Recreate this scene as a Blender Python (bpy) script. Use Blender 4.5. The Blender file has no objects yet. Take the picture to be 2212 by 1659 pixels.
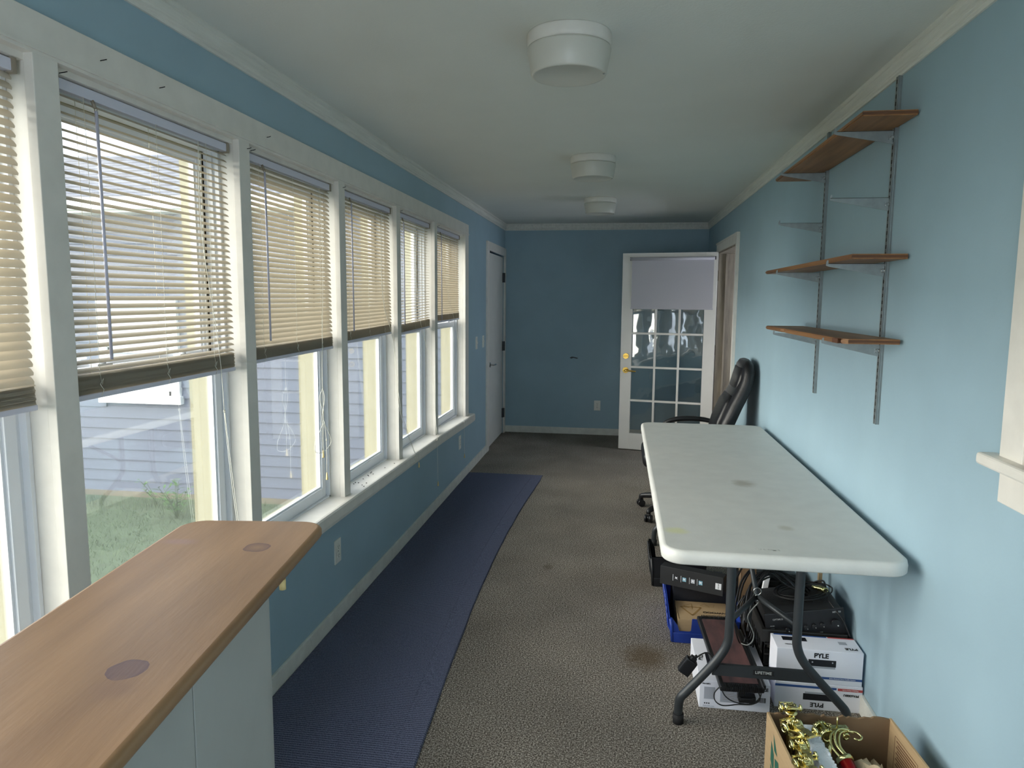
import bpy, bmesh, math, random
from mathutils import Matrix, Vector, Euler
random.seed(7)
C = bpy.context.scene.collection
PI = math.pi

# ------------------------------------------------------------------ camera, world, sun, exposure
YAW, PITCH, ROLL, FPX = .14833, -.11804, .00733, 1543.55
f_ = Vector((-math.sin(YAW)*math.cos(PITCH), math.cos(YAW)*math.cos(PITCH), math.sin(PITCH)))
r_ = Vector((math.cos(YAW), math.sin(YAW), 0)); u_ = r_.cross(f_)
r2 = math.cos(ROLL)*r_ + math.sin(ROLL)*u_; u2 = -math.sin(ROLL)*r_ + math.cos(ROLL)*u_
cam = bpy.data.cameras.new('camera'); cam_o = bpy.data.objects.new('camera', cam); C.objects.link(cam_o)
M = Matrix.Identity(4)
for i in range(3):
    M[i][0] = r2[i]; M[i][1] = u2[i]; M[i][2] = -f_[i]
M[2][3] = 1.6
cam_o.matrix_world = M
cam.sensor_width = 36; cam.lens = FPX/2212*36; cam.clip_start = .02; cam.clip_end = 200
bpy.context.scene.camera = cam_o

w = bpy.data.worlds.new('world'); bpy.context.scene.world = w; w.use_nodes = True
wb = w.node_tree.nodes['Background']; wb.inputs[0].default_value = (.80, .86, 1, 1); wb.inputs[1].default_value = 3.4
sun = bpy.data.lights.new('sun', 'SUN'); sun.energy = 9.5; sun.angle = math.radians(80); sun.color = (1, .87, .72)
sun_o = bpy.data.objects.new('sun', sun); C.objects.link(sun_o)
sun_o.rotation_euler = Vector((1, .62, -.24)).to_track_quat('-Z', 'Y').to_euler()
vs = bpy.context.scene.view_settings
vs.view_transform = 'Standard'; vs.look = 'None'; vs.gamma = 1; vs.use_curve_mapping = False; vs.exposure = 0.72
cy = bpy.context.scene.cycles
cy.max_bounces = 10; cy.diffuse_bounces = 8; cy.glossy_bounces = 3; cy.transparent_max_bounces = 16; cy.transmission_bounces = 4
cy.caustics_reflective = False; cy.caustics_refractive = False; cy.sample_clamp_indirect = 6

# ------------------------------------------------------------------ materials
def S(r, g, b):
    f = lambda c: (c/255/12.92) if c/255 <= .04045 else ((c/255+.055)/1.055)**2.4
    return (f(r), f(g), f(b), 1)
def mat(name, col, rough=.6, metal=0, var=0, scale=8, bump=0, bscale=None, spec=.5, stretch=None, col2=None, coords='Object'):
    m = bpy.data.materials.new(name); m.use_nodes = True; nt = m.node_tree; N = nt.nodes; L = nt.links
    b = N['Principled BSDF']; b.inputs['Base Color'].default_value = col; b.inputs['Roughness'].default_value = rough
    b.inputs['Metallic'].default_value = metal; b.inputs['Specular IOR Level'].default_value = spec
    if var or bump:
        tc = N.new('ShaderNodeTexCoord'); mp = N.new('ShaderNodeMapping'); L.new(tc.outputs[coords], mp.inputs[0])
        if stretch: mp.inputs['Scale'].default_value = stretch
    if var:
        n = N.new('ShaderNodeTexNoise'); n.inputs['Scale'].default_value = scale; n.inputs['Detail'].default_value = 5
        L.new(mp.outputs[0], n.inputs['Vector'])
        r = N.new('ShaderNodeValToRGB'); L.new(n.outputs[0], r.inputs[0]); L.new(r.outputs[0], b.inputs['Base Color'])
        c2 = col2 or tuple(c*(1-var) for c in col[:3])+(1,)
        c1 = col if col2 else tuple(min(1, c*(1+var*.4)) for c in col[:3])+(1,)
        r.color_ramp.elements[0].position = .32; r.color_ramp.elements[0].color = c2
        r.color_ramp.elements[1].position = .68; r.color_ramp.elements[1].color = c1
    if bump:
        n2 = N.new('ShaderNodeTexNoise'); n2.inputs['Scale'].default_value = bscale or scale*4; n2.inputs['Detail'].default_value = 3
        L.new(mp.outputs[0], n2.inputs['Vector'])
        bp = N.new('ShaderNodeBump'); bp.inputs['Strength'].default_value = bump; bp.inputs['Distance'].default_value = .004
        L.new(n2.outputs[0], bp.inputs['Height']); L.new(bp.outputs[0], b.inputs['Normal'])
    return m
def spots(m, items):
    """darken / recolour patches with a shape of their own: items = (x,y,z,rx,ry,rz,colour,strength,ring)"""
    nt = m.node_tree; N = nt.nodes; L = nt.links; b = N['Principled BSDF']
    lk = b.inputs['Base Color'].links
    if lk: src = lk[0].from_socket
    else:
        rgb = N.new('ShaderNodeRGB'); rgb.outputs[0].default_value = b.inputs['Base Color'].default_value; src = rgb.outputs[0]
    g = N.new('ShaderNodeNewGeometry'); nz = N.new('ShaderNodeTexNoise'); nz.inputs['Scale'].default_value = 30
    L.new(g.outputs['Position'], nz.inputs['Vector'])
    for (x, y, z, rx, ry, rz, col, k, ring) in items:
        mp = N.new('ShaderNodeMapping'); mp.vector_type = 'TEXTURE'
        mp.inputs['Location'].default_value = (x, y, z); mp.inputs['Scale'].default_value = (rx, ry, rz)
        L.new(g.outputs['Position'], mp.inputs[0])
        ln = N.new('ShaderNodeVectorMath'); ln.operation = 'LENGTH'; L.new(mp.outputs[0], ln.inputs[0])
        ad = N.new('ShaderNodeMath'); ad.operation = 'MULTIPLY_ADD'; L.new(nz.outputs[0], ad.inputs[0]); ad.inputs[1].default_value = .5
        L.new(ln.outputs['Value'], ad.inputs[2])
        cr = N.new('ShaderNodeValToRGB'); L.new(ad.outputs[0], cr.inputs[0])
        e = cr.color_ramp.elements
        if ring:
            e[0].position = .30; e[0].color = (k*(.78 if ring == 2 else .15),)*3+(1,); e[1].position = .95; e[1].color = (k,)*3+(1,)
            n = e.new(1.0); n.color = (k,)*3+(1,); n = e.new(.80); n.color = (k*(.85 if ring == 2 else .75),)*3+(1,)
            sc = N.new('ShaderNodeMath'); sc.operation = 'MULTIPLY'; L.new(ad.outputs[0], sc.inputs[0]); sc.inputs[1].default_value = .8
            L.new(sc.outputs[0], cr.inputs[0]); n = e.new(.99) if False else None
            hi = N.new('ShaderNodeMath'); hi.operation = 'LESS_THAN'; L.new(ad.outputs[0], hi.inputs[0]); hi.inputs[1].default_value = 1.22
            mu = N.new('ShaderNodeMath'); mu.operation = 'MULTIPLY'; L.new(cr.outputs[0], mu.inputs[0]); L.new(hi.outputs[0], mu.inputs[1]); fac = mu.outputs[0]
        else:
            e[0].position = .5; e[0].color = (k,)*3+(1,); e[1].position = 1.25 if False else 1.0; e[1].color = (0, 0, 0, 1); fac = cr.outputs[0]
        mx = N.new('ShaderNodeMixRGB'); L.new(fac, mx.inputs[0]); L.new(src, mx.inputs[1]); mx.inputs[2].default_value = col
        src = mx.outputs[0]
    L.new(src, b.inputs['Base Color'])
def wood(name, c1, c2, stretch, scale=3, rough=.55, bump=.15):
    m = mat(name, c1, rough, var=.3, scale=scale, stretch=stretch, col2=c2, bump=bump, bscale=scale*9)
    return m

WALL = S(156, 182, 195)
MAT = {}
MAT['wall'] = mat('blue wall paint', WALL, .55, var=.05, scale=2.5, bump=.10, bscale=90, spec=.3)
MAT['back'] = mat('blue back wall paint', WALL, .55, var=.06, scale=2.5, bump=.25, bscale=90, spec=.3)
MAT['ceil'] = mat('white ceiling paint', S(222, 224, 218), .8, var=.03, scale=2, bump=.2, bscale=120, spec=.2)
MAT['white'] = mat('white trim paint', S(226, 222, 214), .4, var=.06, scale=14, bump=.1, bscale=40, stretch=(1, 1, 1))
MAT['crown'] = mat('worn white crown paint', S(226, 225, 217), .45, var=.10, scale=9, bump=.5, bscale=60, stretch=(6, .4, 6))
MAT['base'] = mat('scuffed white baseboard paint', S(218, 218, 210), .5, var=.10, scale=16, bump=.4, bscale=60)
MAT['vinyl'] = mat('white vinyl window frame', S(228, 231, 236), .3, var=.03, scale=4)
MAT['shade'] = mat('ivory drum glass', S(206, 204, 194), .35, var=.02)
MAT['door'] = mat('painted door', S(222, 221, 215), .45, var=.05, scale=5, bump=.1)
MAT['doorwhite'] = mat('white french door paint', S(234, 231, 224), .4, var=.04, scale=5)
MAT['jambwood'] = mat('bare grey brown jamb', S(150, 140, 125), .7, var=.3, scale=6, stretch=(4, 4, .6), bump=.4)
MAT['hall'] = mat('hallway wall', S(206, 200, 190), .8)
MAT['steel'] = mat('galvanised steel', S(150, 158, 158), .38, .55, var=.12, scale=30)
MAT['slot'] = mat('dark slot', S(25, 25, 26), .7)
MAT['brass'] = mat('polished brass', S(214, 180, 96), .22, 1)
MAT['chrome'] = mat('dull chrome', S(190, 190, 186), .25, 1)
MAT['gold'] = mat('gold plated plastic', S(232, 216, 150), .18, 1, bump=.6, bscale=90)
MAT['palegold'] = mat('pale gold plastic', S(214, 208, 150), .2, 1, bump=.4, bscale=90)
MAT['plastictop'] = mat('white granite plastic', S(212, 212, 207), .5, var=.05, scale=12, bump=.12, bscale=140)
MAT['leg'] = mat('dark grey powder coat', S(52, 56, 59), .42, .2)
MAT['rubber'] = mat('black rubber', S(24, 24, 26), .75)
MAT['leather'] = mat('black leather', S(19, 19, 22), .38, bump=.3, bscale=70, var=.2, scale=6)
MAT['blackplastic'] = mat('black plastic', S(24, 25, 28), .4, var=.2, scale=12, bump=.08)
MAT['dustyblack'] = mat('dusty black metal', S(32, 33, 35), .6, var=.35, scale=9)
MAT['crate'] = mat('black crate plastic', S(34, 34, 33), .55, var=.3, scale=20)
MAT['blue'] = mat('blue bin plastic', S(34, 62, 150), .4, var=.1)
MAT['cardwhite'] = mat('white printed carton', S(240, 241, 250), .5, var=.02)
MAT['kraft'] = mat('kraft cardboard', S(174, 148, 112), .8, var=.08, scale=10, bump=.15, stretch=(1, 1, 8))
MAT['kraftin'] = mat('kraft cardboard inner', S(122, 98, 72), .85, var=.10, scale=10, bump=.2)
MAT['paper'] = mat('crumpled brown paper', S(176, 160, 132), .8, bump=.3, bscale=40)
MAT['foam'] = mat('white foam', S(232, 236, 240), .8, bump=.8, bscale=160)
MAT['red'] = mat('red column', S(150, 14, 28), .25, .3)
MAT['reddust'] = mat('dusty reddish face', S(98, 66, 64), .75, var=.4, scale=9, col2=S(62, 46, 48), stretch=(3, 1, 1))
MAT['printblue'] = mat('print blue', S(52, 88, 150), .5)
MAT['printred'] = mat('print red', S(196, 84, 84), .5)
MAT['printblack'] = mat('print black', S(24, 26, 34), .5, var=.2, scale=60)
MAT['printgrey'] = mat('print grey', S(176, 180, 190), .5)
MAT['printlight'] = mat('print pale blue', S(120, 170, 190), .5)
MAT['printgreen'] = mat('print green', S(38, 92, 76), .6)
MAT['printbrown'] = mat('print brown', S(104, 66, 44), .7)
MAT['printtan'] = mat('print tan', S(146, 116, 70), .7)
MAT['printwhite'] = mat('print white', S(228, 230, 234), .5)
MAT['ink'] = mat('black ink', S(14, 14, 18), .5)
MAT['label'] = mat('silver lettering', S(190, 192, 190), .4)
MAT['cable'] = mat('black cable', S(18, 18, 20), .45)
MAT['greycable'] = mat('grey cable', S(120, 124, 122), .4)
MAT['cord'] = mat('white cord', S(226, 224, 212), .7)
MAT['tassel'] = mat('ivory tassel', S(224, 200, 140), .5)
MAT['wand'] = mat('frosted wand', S(196, 196, 214), .3)
MAT['rail'] = mat('white enamel rail', S(214, 214, 228), .4)
MAT['outlet'] = mat('white outlet plastic', S(226, 226, 218), .35)
MAT['fabric'] = mat('grey roller fabric', S(196, 194, 200), .85, bump=.3, bscale=220)
MAT['shelfwood'] = wood('oak shelf wood', S(164, 116, 70), S(124, 84, 50), (9, .6, 9), 3, .5)
MAT['shelfend'] = wood('oak end grain', S(108, 70, 42), S(74, 46, 28), (1, 1, 22), 5, .6)
MAT['ledge'] = wood('knotty pine', S(162, 125, 90), S(138, 104, 74), (7, .9, 7), 2.2, .42, .08)
spots(MAT['ledge'], [(-.643, .821, 1.1, .027, .027, .2, S(96, 68, 70), .95, 2), (-.628, .775, 1.1, .050, .045, .2, S(132, 98, 74), .7, False),
                     (-.708, 1.294, 1.1, .027, .027, .2, S(104, 72, 66), .95, 1), (-.88, 1.300, 1.1, .06, .03, .2, S(150, 116, 108), .7, False)])
MAT['paintply'] = mat('white painted boards', S(178, 178, 174), .5, var=.05, scale=5, bump=.15)
MAT['siding'] = mat('pale blue grey siding', S(88, 95, 112), .6, var=.03, scale=1.5)
MAT['shingle'] = mat('grey shingles', S(112, 114, 124), .9, var=.3, scale=5, bump=.4)
MAT['extwhite'] = mat('white exterior trim', S(236, 236, 232), .5, var=.02)
MAT['extcream'] = mat('weathered cream exterior trim', S(150, 144, 116), .6, var=.1, scale=20, stretch=(1, 1, .2))
MAT['soil'] = mat('soil', S(120, 112, 96), .95, var=.3, scale=5)
MAT['leaf'] = mat('weed leaf', S(92, 132, 70), .6, var=.3, scale=9)
MAT['blade'] = mat('grass blade', S(94, 112, 80), .7, var=.3, scale=2)
spots(MAT['plastictop'], [(.575, 3.30, .775, .085, .10, .1, S(166, 160, 146), .8, False), (.22, 2.56, .775, .07, .06, .1, S(212, 214, 160), .7, False),
                          (.62, 2.66, .775, .05, .05, .1, S(180, 176, 162), .7, False)])
spots(MAT['back'], [(.0, 8.47, .5, .3, .2, .4, WALL, 0, False)])

def carpet():
    m = bpy.data.materials.new('speckled carpet'); m.use_nodes = True; nt = m.node_tree; N = nt.nodes; L = nt.links
    b = N['Principled BSDF']; b.inputs['Roughness'].default_value = .95; b.inputs['Specular IOR Level'].default_value = .1
    tc = N.new('ShaderNodeTexCoord')
    n = N.new('ShaderNodeTexNoise'); n.inputs['Scale'].default_value = 165; n.inputs['Detail'].default_value = 6; n.inputs['Roughness'].default_value = .75
    L.new(tc.outputs['Object'], n.inputs['Vector'])
    r = N.new('ShaderNodeValToRGB'); L.new(n.outputs[0], r.inputs[0]); e = r.color_ramp.elements
    e[0].position = .40; e[0].color = S(70, 62, 54); e[1].position = .62; e[1].color = S(250, 240, 226)
    k = e.new(.50); k.color = S(142, 134, 124)
    n3 = N.new('ShaderNodeTexNoise'); n3.inputs['Scale'].default_value = 2.2; L.new(tc.outputs['Object'], n3.inputs['Vector'])
    mx = N.new('ShaderNodeMixRGB'); mx.blend_type = 'MULTIPLY'; mx.inputs[0].default_value = .5
    L.new(r.outputs[0], mx.inputs[1]); L.new(n3.outputs[0], mx.inputs[2]); L.new(mx.outputs[0], b.inputs['Base Color'])
    bp = N.new('ShaderNodeBump'); bp.inputs['Strength'].default_value = .9; bp.inputs['Distance'].default_value = .008
    L.new(n.outputs[0], bp.inputs['Height']); L.new(bp.outputs[0], b.inputs['Normal'])
    return m
MAT['carpet'] = carpet()
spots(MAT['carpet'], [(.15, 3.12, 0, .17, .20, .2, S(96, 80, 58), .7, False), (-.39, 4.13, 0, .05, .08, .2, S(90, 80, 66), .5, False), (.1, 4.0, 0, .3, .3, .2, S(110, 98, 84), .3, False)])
def rugm():
    m = bpy.data.materials.new('ribbed blue rug'); m.use_nodes = True; nt = m.node_tree; N = nt.nodes; L = nt.links
    b = N['Principled BSDF']; b.inputs['Roughness'].default_value = .95; b.inputs['Specular IOR Level'].default_value = .1
    tc = N.new('ShaderNodeTexCoord')
    wv = N.new('ShaderNodeTexWave'); wv.bands_direction = 'Y'; wv.inputs['Scale'].default_value = 26; wv.inputs['Distortion'].default_value = .6
    L.new(tc.outputs['Object'], wv.inputs['Vector'])
    n = N.new('ShaderNodeTexNoise'); n.inputs['Scale'].default_value = 230; L.new(tc.outputs['Object'], n.inputs['Vector'])
    ad = N.new('ShaderNodeMath'); ad.operation = 'MULTIPLY_ADD'; ad.inputs[1].default_value = .35; L.new(wv.outputs[1], ad.inputs[0]); L.new(n.outputs[0], ad.inputs[2])
    r = N.new('ShaderNodeValToRGB'); L.new(ad.outputs[0], r.inputs[0]); e = r.color_ramp.elements
    e[0].position = .38; e[0].color = S(52, 57, 76); e[1].position = .95; e[1].color = S(118, 123, 146)
    L.new(r.outputs[0], b.inputs['Base Color'])
    bp = N.new('ShaderNodeBump'); bp.inputs['Strength'].default_value = .7; bp.inputs['Distance'].default_value = .004
    L.new(ad.outputs[0], bp.inputs['Height']); L.new(bp.outputs[0], b.inputs['Normal'])
    return m
MAT['rug'] = rugm()
def glass(name, haze=.08, tint=(.93, .96, .95, 1), refl=.9, wob=0):
    m = bpy.data.materials.new(name); m.use_nodes = True; nt = m.node_tree; N = nt.nodes; L = nt.links
    N.remove(N['Principled BSDF']); out = N['Material Output']
    t = N.new('ShaderNodeBsdfTransparent'); t.inputs[0].default_value = tint
    g = N.new('ShaderNodeBsdfGlossy'); g.inputs['Roughness'].default_value = .02
    fr = N.new('ShaderNodeFresnel'); fr.inputs[0].default_value = 1.45
    mu = N.new('ShaderNodeMath'); mu.operation = 'MULTIPLY'; mu.inputs[1].default_value = refl; L.new(fr.outputs[0], mu.inputs[0])
    m1 = N.new('ShaderNodeMixShader'); L.new(mu.outputs[0], m1.inputs[0]); L.new(t.outputs[0], m1.inputs[1]); L.new(g.outputs[0], m1.inputs[2])
    d = N.new('ShaderNodeBsdfTranslucent'); d.inputs[0].default_value = (.85, .9, .92, 1)
    m2 = N.new('ShaderNodeMixShader'); m2.inputs[0].default_value = haze; L.new(m1.outputs[0], m2.inputs[1]); L.new(d.outputs[0], m2.inputs[2])
    if wob:
        tc = N.new('ShaderNodeTexCoord'); n = N.new('ShaderNodeTexNoise'); n.inputs['Scale'].default_value = 3.5; L.new(tc.outputs['Object'], n.inputs['Vector'])
        bp = N.new('ShaderNodeBump'); bp.inputs['Strength'].default_value = wob; bp.inputs['Distance'].default_value = .05
        L.new(n.outputs[0], bp.inputs['Height']); L.new(bp.outputs[0], g.inputs['Normal'])
    L.new(m2.outputs[0], out.inputs[0]); return m
MAT['glass'] = glass('dusty window glass', .012, refl=.5)
MAT['doorglass'] = glass('wavy door glass', .004, (.94, .96, .96, 1), 3.2, .05)
def slatm():
    m = bpy.data.materials.new('cream slat enamel'); m.use_nodes = True; nt = m.node_tree; N = nt.nodes; L = nt.links
    N.remove(N['Principled BSDF']); out = N['Material Output']
    d = N.new('ShaderNodeBsdfDiffuse'); d.inputs[0].default_value = S(194, 186, 172)
    t = N.new('ShaderNodeBsdfTranslucent'); t.inputs[0].default_value = S(214, 196, 164)
    g = N.new('ShaderNodeBsdfGlossy'); g.inputs[1].default_value = .35
    a = N.new('ShaderNodeMixShader'); a.inputs[0].default_value = .14; L.new(d.outputs[0], a.inputs[1]); L.new(t.outputs[0], a.inputs[2])
    b = N.new('ShaderNodeMixShader'); b.inputs[0].default_value = .04; L.new(a.outputs[0], b.inputs[1]); L.new(g.outputs[0], b.inputs[2])
    L.new(b.outputs[0], out.inputs[0]); return m
MAT['slat'] = slatm()
def grassm():
    m = mat('lawn', S(92, 108, 82), .95, var=.4, scale=14, col2=S(74, 88, 64), bump=.6, bscale=90); return m
MAT['lawn'] = grassm()

# ------------------------------------------------------------------ mesh helpers
def wm(o):
    m = Matrix.LocRotScale(o.location, o.rotation_euler, o.scale)
    return wm(o.parent) @ m if o.parent else m
def tag(o, label=None, cat=None, group=None, kind=None):
    if label: o['label'] = label
    if cat: o['category'] = cat
    if group: o['group'] = group
    if kind: o['kind'] = kind
    return o
def empty(name, loc=(0, 0, 0), rz=0, parent=None, **k):
    o = bpy.data.objects.new(name, None); C.objects.link(o); o.location = loc; o.rotation_euler = (0, 0, rz); o.empty_display_size = .05
    if parent: o.parent = parent
    return tag(o, **k)
class MB:
    def __init__(s): s.bm = bmesh.new(); s.M = Matrix.Identity(4); s.mi = 0
    def _done(s, verts, faces=None, smooth=False):
        fs = set(f for v in verts for f in v.link_faces) if faces is None else faces
        for f in fs: f.material_index = s.mi; f.smooth = smooth
        if s.M != Matrix.Identity(4): bmesh.ops.transform(s.bm, matrix=s.M, verts=list(verts))
        return s
    def box(s, x0, x1, y0, y1, z0, z1, bev=0, seg=2):
        r = bmesh.ops.create_cube(s.bm, size=1)['verts']
        for v in r: v.co = Vector((x0 if v.co.x < 0 else x1, y0 if v.co.y < 0 else y1, z0 if v.co.z < 0 else z1))
        if bev:
            es = list(set(e for v in r for e in v.link_edges))
            o = bmesh.ops.bevel(s.bm, geom=es, offset=bev, segments=seg, affect='EDGES', profile=.6)
            r = list(set(v for f in o['faces'] for v in f.verts) | set(v for v in r if v.is_valid))
            r = list(set(v for v in r) | set(w for v in r for f in v.link_faces for w in f.verts))
            return s._done(r, smooth=False)
        return s._done(r)
    def quad(s, pts):
        vs = [s.bm.verts.new(p) for p in pts]; s.bm.faces.new(vs); return s._done(vs)
    def prism(s, pts, axis, a, b, smooth=False):
        """pts = 2-D outline, extruded along axis from a to b ('X','Y','Z'); pts are the other two coordinates in order"""
        def mk(p, t):
            if axis == 'X': return (t, p[0], p[1])
            if axis == 'Y': return (p[0], t, p[1])
            return (p[0], p[1], t)
        A = [s.bm.verts.new(mk(p, a)) for p in pts]; B = [s.bm.verts.new(mk(p, b)) for p in pts]; n = len(pts)
        s.bm.faces.new(A); s.bm.faces.new(B[::-1]); side = []
        for i in range(n): side.append(s.bm.faces.new((A[i], B[i], B[(i+1) % n], A[(i+1) % n])))
        s._done(A+B)
        if smooth:
            for f in side: f.smooth = True
        return s
    def cyl(s, c, r, h, axis='Z', seg=20, r2=None):
        o = bmesh.ops.create_cone(s.bm, cap_ends=True, segments=seg, radius1=r, radius2=r if r2 is None else r2, depth=h)['verts']
        R = {'Z': Matrix.Identity(4), 'X': Matrix.Rotation(PI/2, 4, 'Y'), 'Y': Matrix.Rotation(-PI/2, 4, 'X')}[axis]
        bmesh.ops.transform(s.bm, matrix=Matrix.Translation(c) @ R, verts=o)
        fs = set(f for v in o for f in v.link_faces); s._done(o)
        for f in fs:
            if len(f.verts) == 4: f.smooth = True
        return s
    def lathe(s, c, prof, seg=32):
        rings = []
        for (r, z) in prof:
            rings.append([s.bm.verts.new((c[0]+r*math.cos(2*PI*i/seg), c[1]+r*math.sin(2*PI*i/seg), c[2]+z)) for i in range(seg)] if r > 1e-6 else [s.bm.verts.new((c[0], c[1], c[2]+z))])
        for a, b in zip(rings, rings[1:]):
            for i in range(seg):
                j = (i+1) % seg
                if len(a) == 1: s.bm.faces.new((a[0], b[j], b[i]))
                elif len(b) == 1: s.bm.faces.new((a[i], a[j], b[0]))
                else: s.bm.faces.new((a[i], a[j], b[j], b[i]))
        return s._done([v for r in rings for v in r], smooth=True)
    def tube(s, pts, r, seg=8, smooth=3, radii=None):
        P = [Vector(p) for p in pts]
        if smooth and len(P) > 2:
            Q = []; RR = []
            for i in range(len(P)-1):
                p0 = P[max(i-1, 0)]; p1 = P[i]; p2 = P[i+1]; p3 = P[min(i+2, len(P)-1)]
                for k in range(smooth):
                    t = k/smooth
                    Q.append(.5*((2*p1)+(-p0+p2)*t+(2*p0-5*p1+4*p2-p3)*t*t+(-p0+3*p1-3*p2+p3)*t**3))
                    if radii: RR.append(radii[i]*(1-t)+radii[i+1]*t)
            Q.append(P[-1]); P = Q
            if radii: RR.append(radii[-1]); radii = RR
        rings = []; up = None
        for i, p in enumerate(P):
            d = (P[min(i+1, len(P)-1)]-P[max(i-1, 0)])
            if d.length < 1e-9: d = Vector((0, 0, 1))
            d.normalize()
            if up is None: up = d.orthogonal().normalized()
            up = (up - d*up.dot(d))
            up = up.normalized() if up.length > 1e-6 else d.orthogonal().normalized()
            sd = d.cross(up); rr = radii[i] if radii else r
            rings.append([s.bm.verts.new(p+rr*(math.cos(2*PI*k/seg)*up+math.sin(2*PI*k/seg)*sd)) for k in range(seg)])
        for a, b in zip(rings, rings[1:]):
            for k in range(seg): s.bm.faces.new((a[k], a[(k+1) % seg], b[(k+1) % seg], b[k]))
        s.bm.faces.new(rings[0][::-1]); s.bm.faces.new(rings[-1])
        return s._done([v for r in rings for v in r], smooth=True)
    def torus(s, c, R, r, axis='Y', seg=24, seg2=8):
        A = {'Y': (Vector((1, 0, 0)), Vector((0, 0, 1))), 'Z': (Vector((1, 0, 0)), Vector((0, 1, 0))), 'X': (Vector((0, 1, 0)), Vector((0, 0, 1)))}[axis]
        n = A[0].cross(A[1]); rings = []
        for i in range(seg):
            d = math.cos(2*PI*i/seg)*A[0]+math.sin(2*PI*i/seg)*A[1]
            rings.append([s.bm.verts.new(Vector(c)+d*(R+r*math.cos(2*PI*k/seg2))+n*r*math.sin(2*PI*k/seg2)) for k in range(seg2)])
        for i in range(seg):
            a = rings[i]; b = rings[(i+1) % seg]
            for k in range(seg2): s.bm.faces.new((a[k], a[(k+1) % seg2], b[(k+1) % seg2], b[k]))
        return s._done([v for r_ in rings for v in r_], smooth=True)
    def build(s, name, mats, parent=None, local=False, **k):
        me = bpy.data.meshes.new(name); bmesh.ops.recalc_face_normals(s.bm, faces=s.bm.faces[:]); s.bm.to_mesh(me); s.bm.free()
        for m in (mats if isinstance(mats, (list, tuple)) else [mats]): me.materials.append(MAT[m])
        o = bpy.data.objects.new(name, me); C.objects.link(o)
        if parent:
            o.parent = parent
            if not local: me.transform(wm(parent).inverted())
        return tag(o, **k)
def place(o):
    """give a top-level world-built mesh an origin at its base centre"""
    vs = o.data.vertices; xs = [v.co.x for v in vs]; ys = [v.co.y for v in vs]; zs = [v.co.z for v in vs]
    c = Vector(((min(xs)+max(xs))/2, (min(ys)+max(ys))/2, min(zs)))
    o.data.transform(Matrix.Translation(-c)); o.location = c; return o
def inst(src, parent, loc=(0, 0, 0), rot=(0, 0, 0)):
    o = src.copy(); C.objects.link(o); o.parent = parent; o.location = loc; o.rotation_euler = rot; return o
def copy_tree(o, parent=None):
    c = o.copy(); C.objects.link(c); c.parent = parent
    for ch in [x for x in bpy.data.objects if x.parent == o]: copy_tree(ch, c)
    return c
def text(st, size, m, name, parent, origin, xd, yd, bold=0, align='CENTER', sx=1):
    cu = bpy.data.curves.new('t', 'FONT'); cu.body = st; cu.size = size; cu.align_x = align; cu.align_y = 'CENTER'; cu.offset = bold; cu.extrude = .0002
    to = bpy.data.objects.new('t', cu); C.objects.link(to)
    bpy.context.view_layer.update()
    dg = bpy.context.evaluated_depsgraph_get(); me = bpy.data.meshes.new_from_object(to.evaluated_get(dg)); me.name = name
    bpy.data.objects.remove(to); bpy.data.curves.remove(cu)
    X = Vector(xd).normalized()*sx; Y = Vector(yd).normalized(); Z = X.cross(Y).normalized()
    T = Matrix([[X[i], Y[i], Z[i], origin[i]] for i in range(3)]+[[0, 0, 0, 1]]); me.transform(T)
    if parent: me.transform(wm(parent).inverted())
    me.materials.clear(); me.materials.append(MAT[m])
    o = bpy.data.objects.new(name, me); C.objects.link(o); o.parent = parent; return o
def struct(b, name, m, parent=None):
    o = b.build(name, m, parent)
    if not parent: o['kind'] = 'structure'
    return o

# ------------------------------------------------------------------ room shell
XL, XR, YB, YF, H = -1.36, .978, 8.47, -1.75, 2.478
MUL = [(-1.165, -1.09), (-.27, -.195), (.625, .70), (1.519, 1.595), (2.414, 2.487), (3.318, 3.395), (4.212, 4.287), (5.105, 5.18), (6.15, 6.27)]
def zs(y):
    P = [(-3, .622), (2.5, .622), (3.35, .612), (4.25, .602), (5.14, .590), (6.2, .560), (9, .53)]
    for (a, b), (c, d) in zip(P, P[1:]):
        if y <= c: return b+(d-b)*(y-a)/(c-a)
    return .56
XO = XL-.175
struct(MB().box(XL-.25, XR+.25, YF-.1, YB+.25, -.12, 0), 'floor', 'carpet')
struct(MB().box(XL-.25, XR+.25, YF-.1, YB+.25, H, H+.15), 'ceiling', 'ceil')
struct(MB().box(XL-.25, XR+.25, YB, YB+.15, 0, H), 'wall_back', 'back')
b = MB()                                                            # wall_left
b.box(XO, XL, YF, 7.37, 0, .52); b.box(XO, XL, YF, 7.37, 2.19, H); b.box(XO, XL, 6.20, 7.37, .52, 2.19)
b.box(XO, XL, YF, -1.13, .52, 2.19); b.box(XO, XL, 7.37, 8.38, 2.13, H); b.box(XO, XL, 8.38, YB, 0, H); b.box(XO, XO+.03, 7.37, 8.38, 0, 2.13)
struct(b, 'wall_left', 'wall')
b = MB(); b.box(XR, XR+.16, YF, 6.40, 0, H); b.box(XR, XR+.16, 7.52, YB, 0, H); b.box(XR, XR+.16, 6.40, 7.52, 2.09, H)
struct(b, 'wall_right', 'wall')
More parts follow.
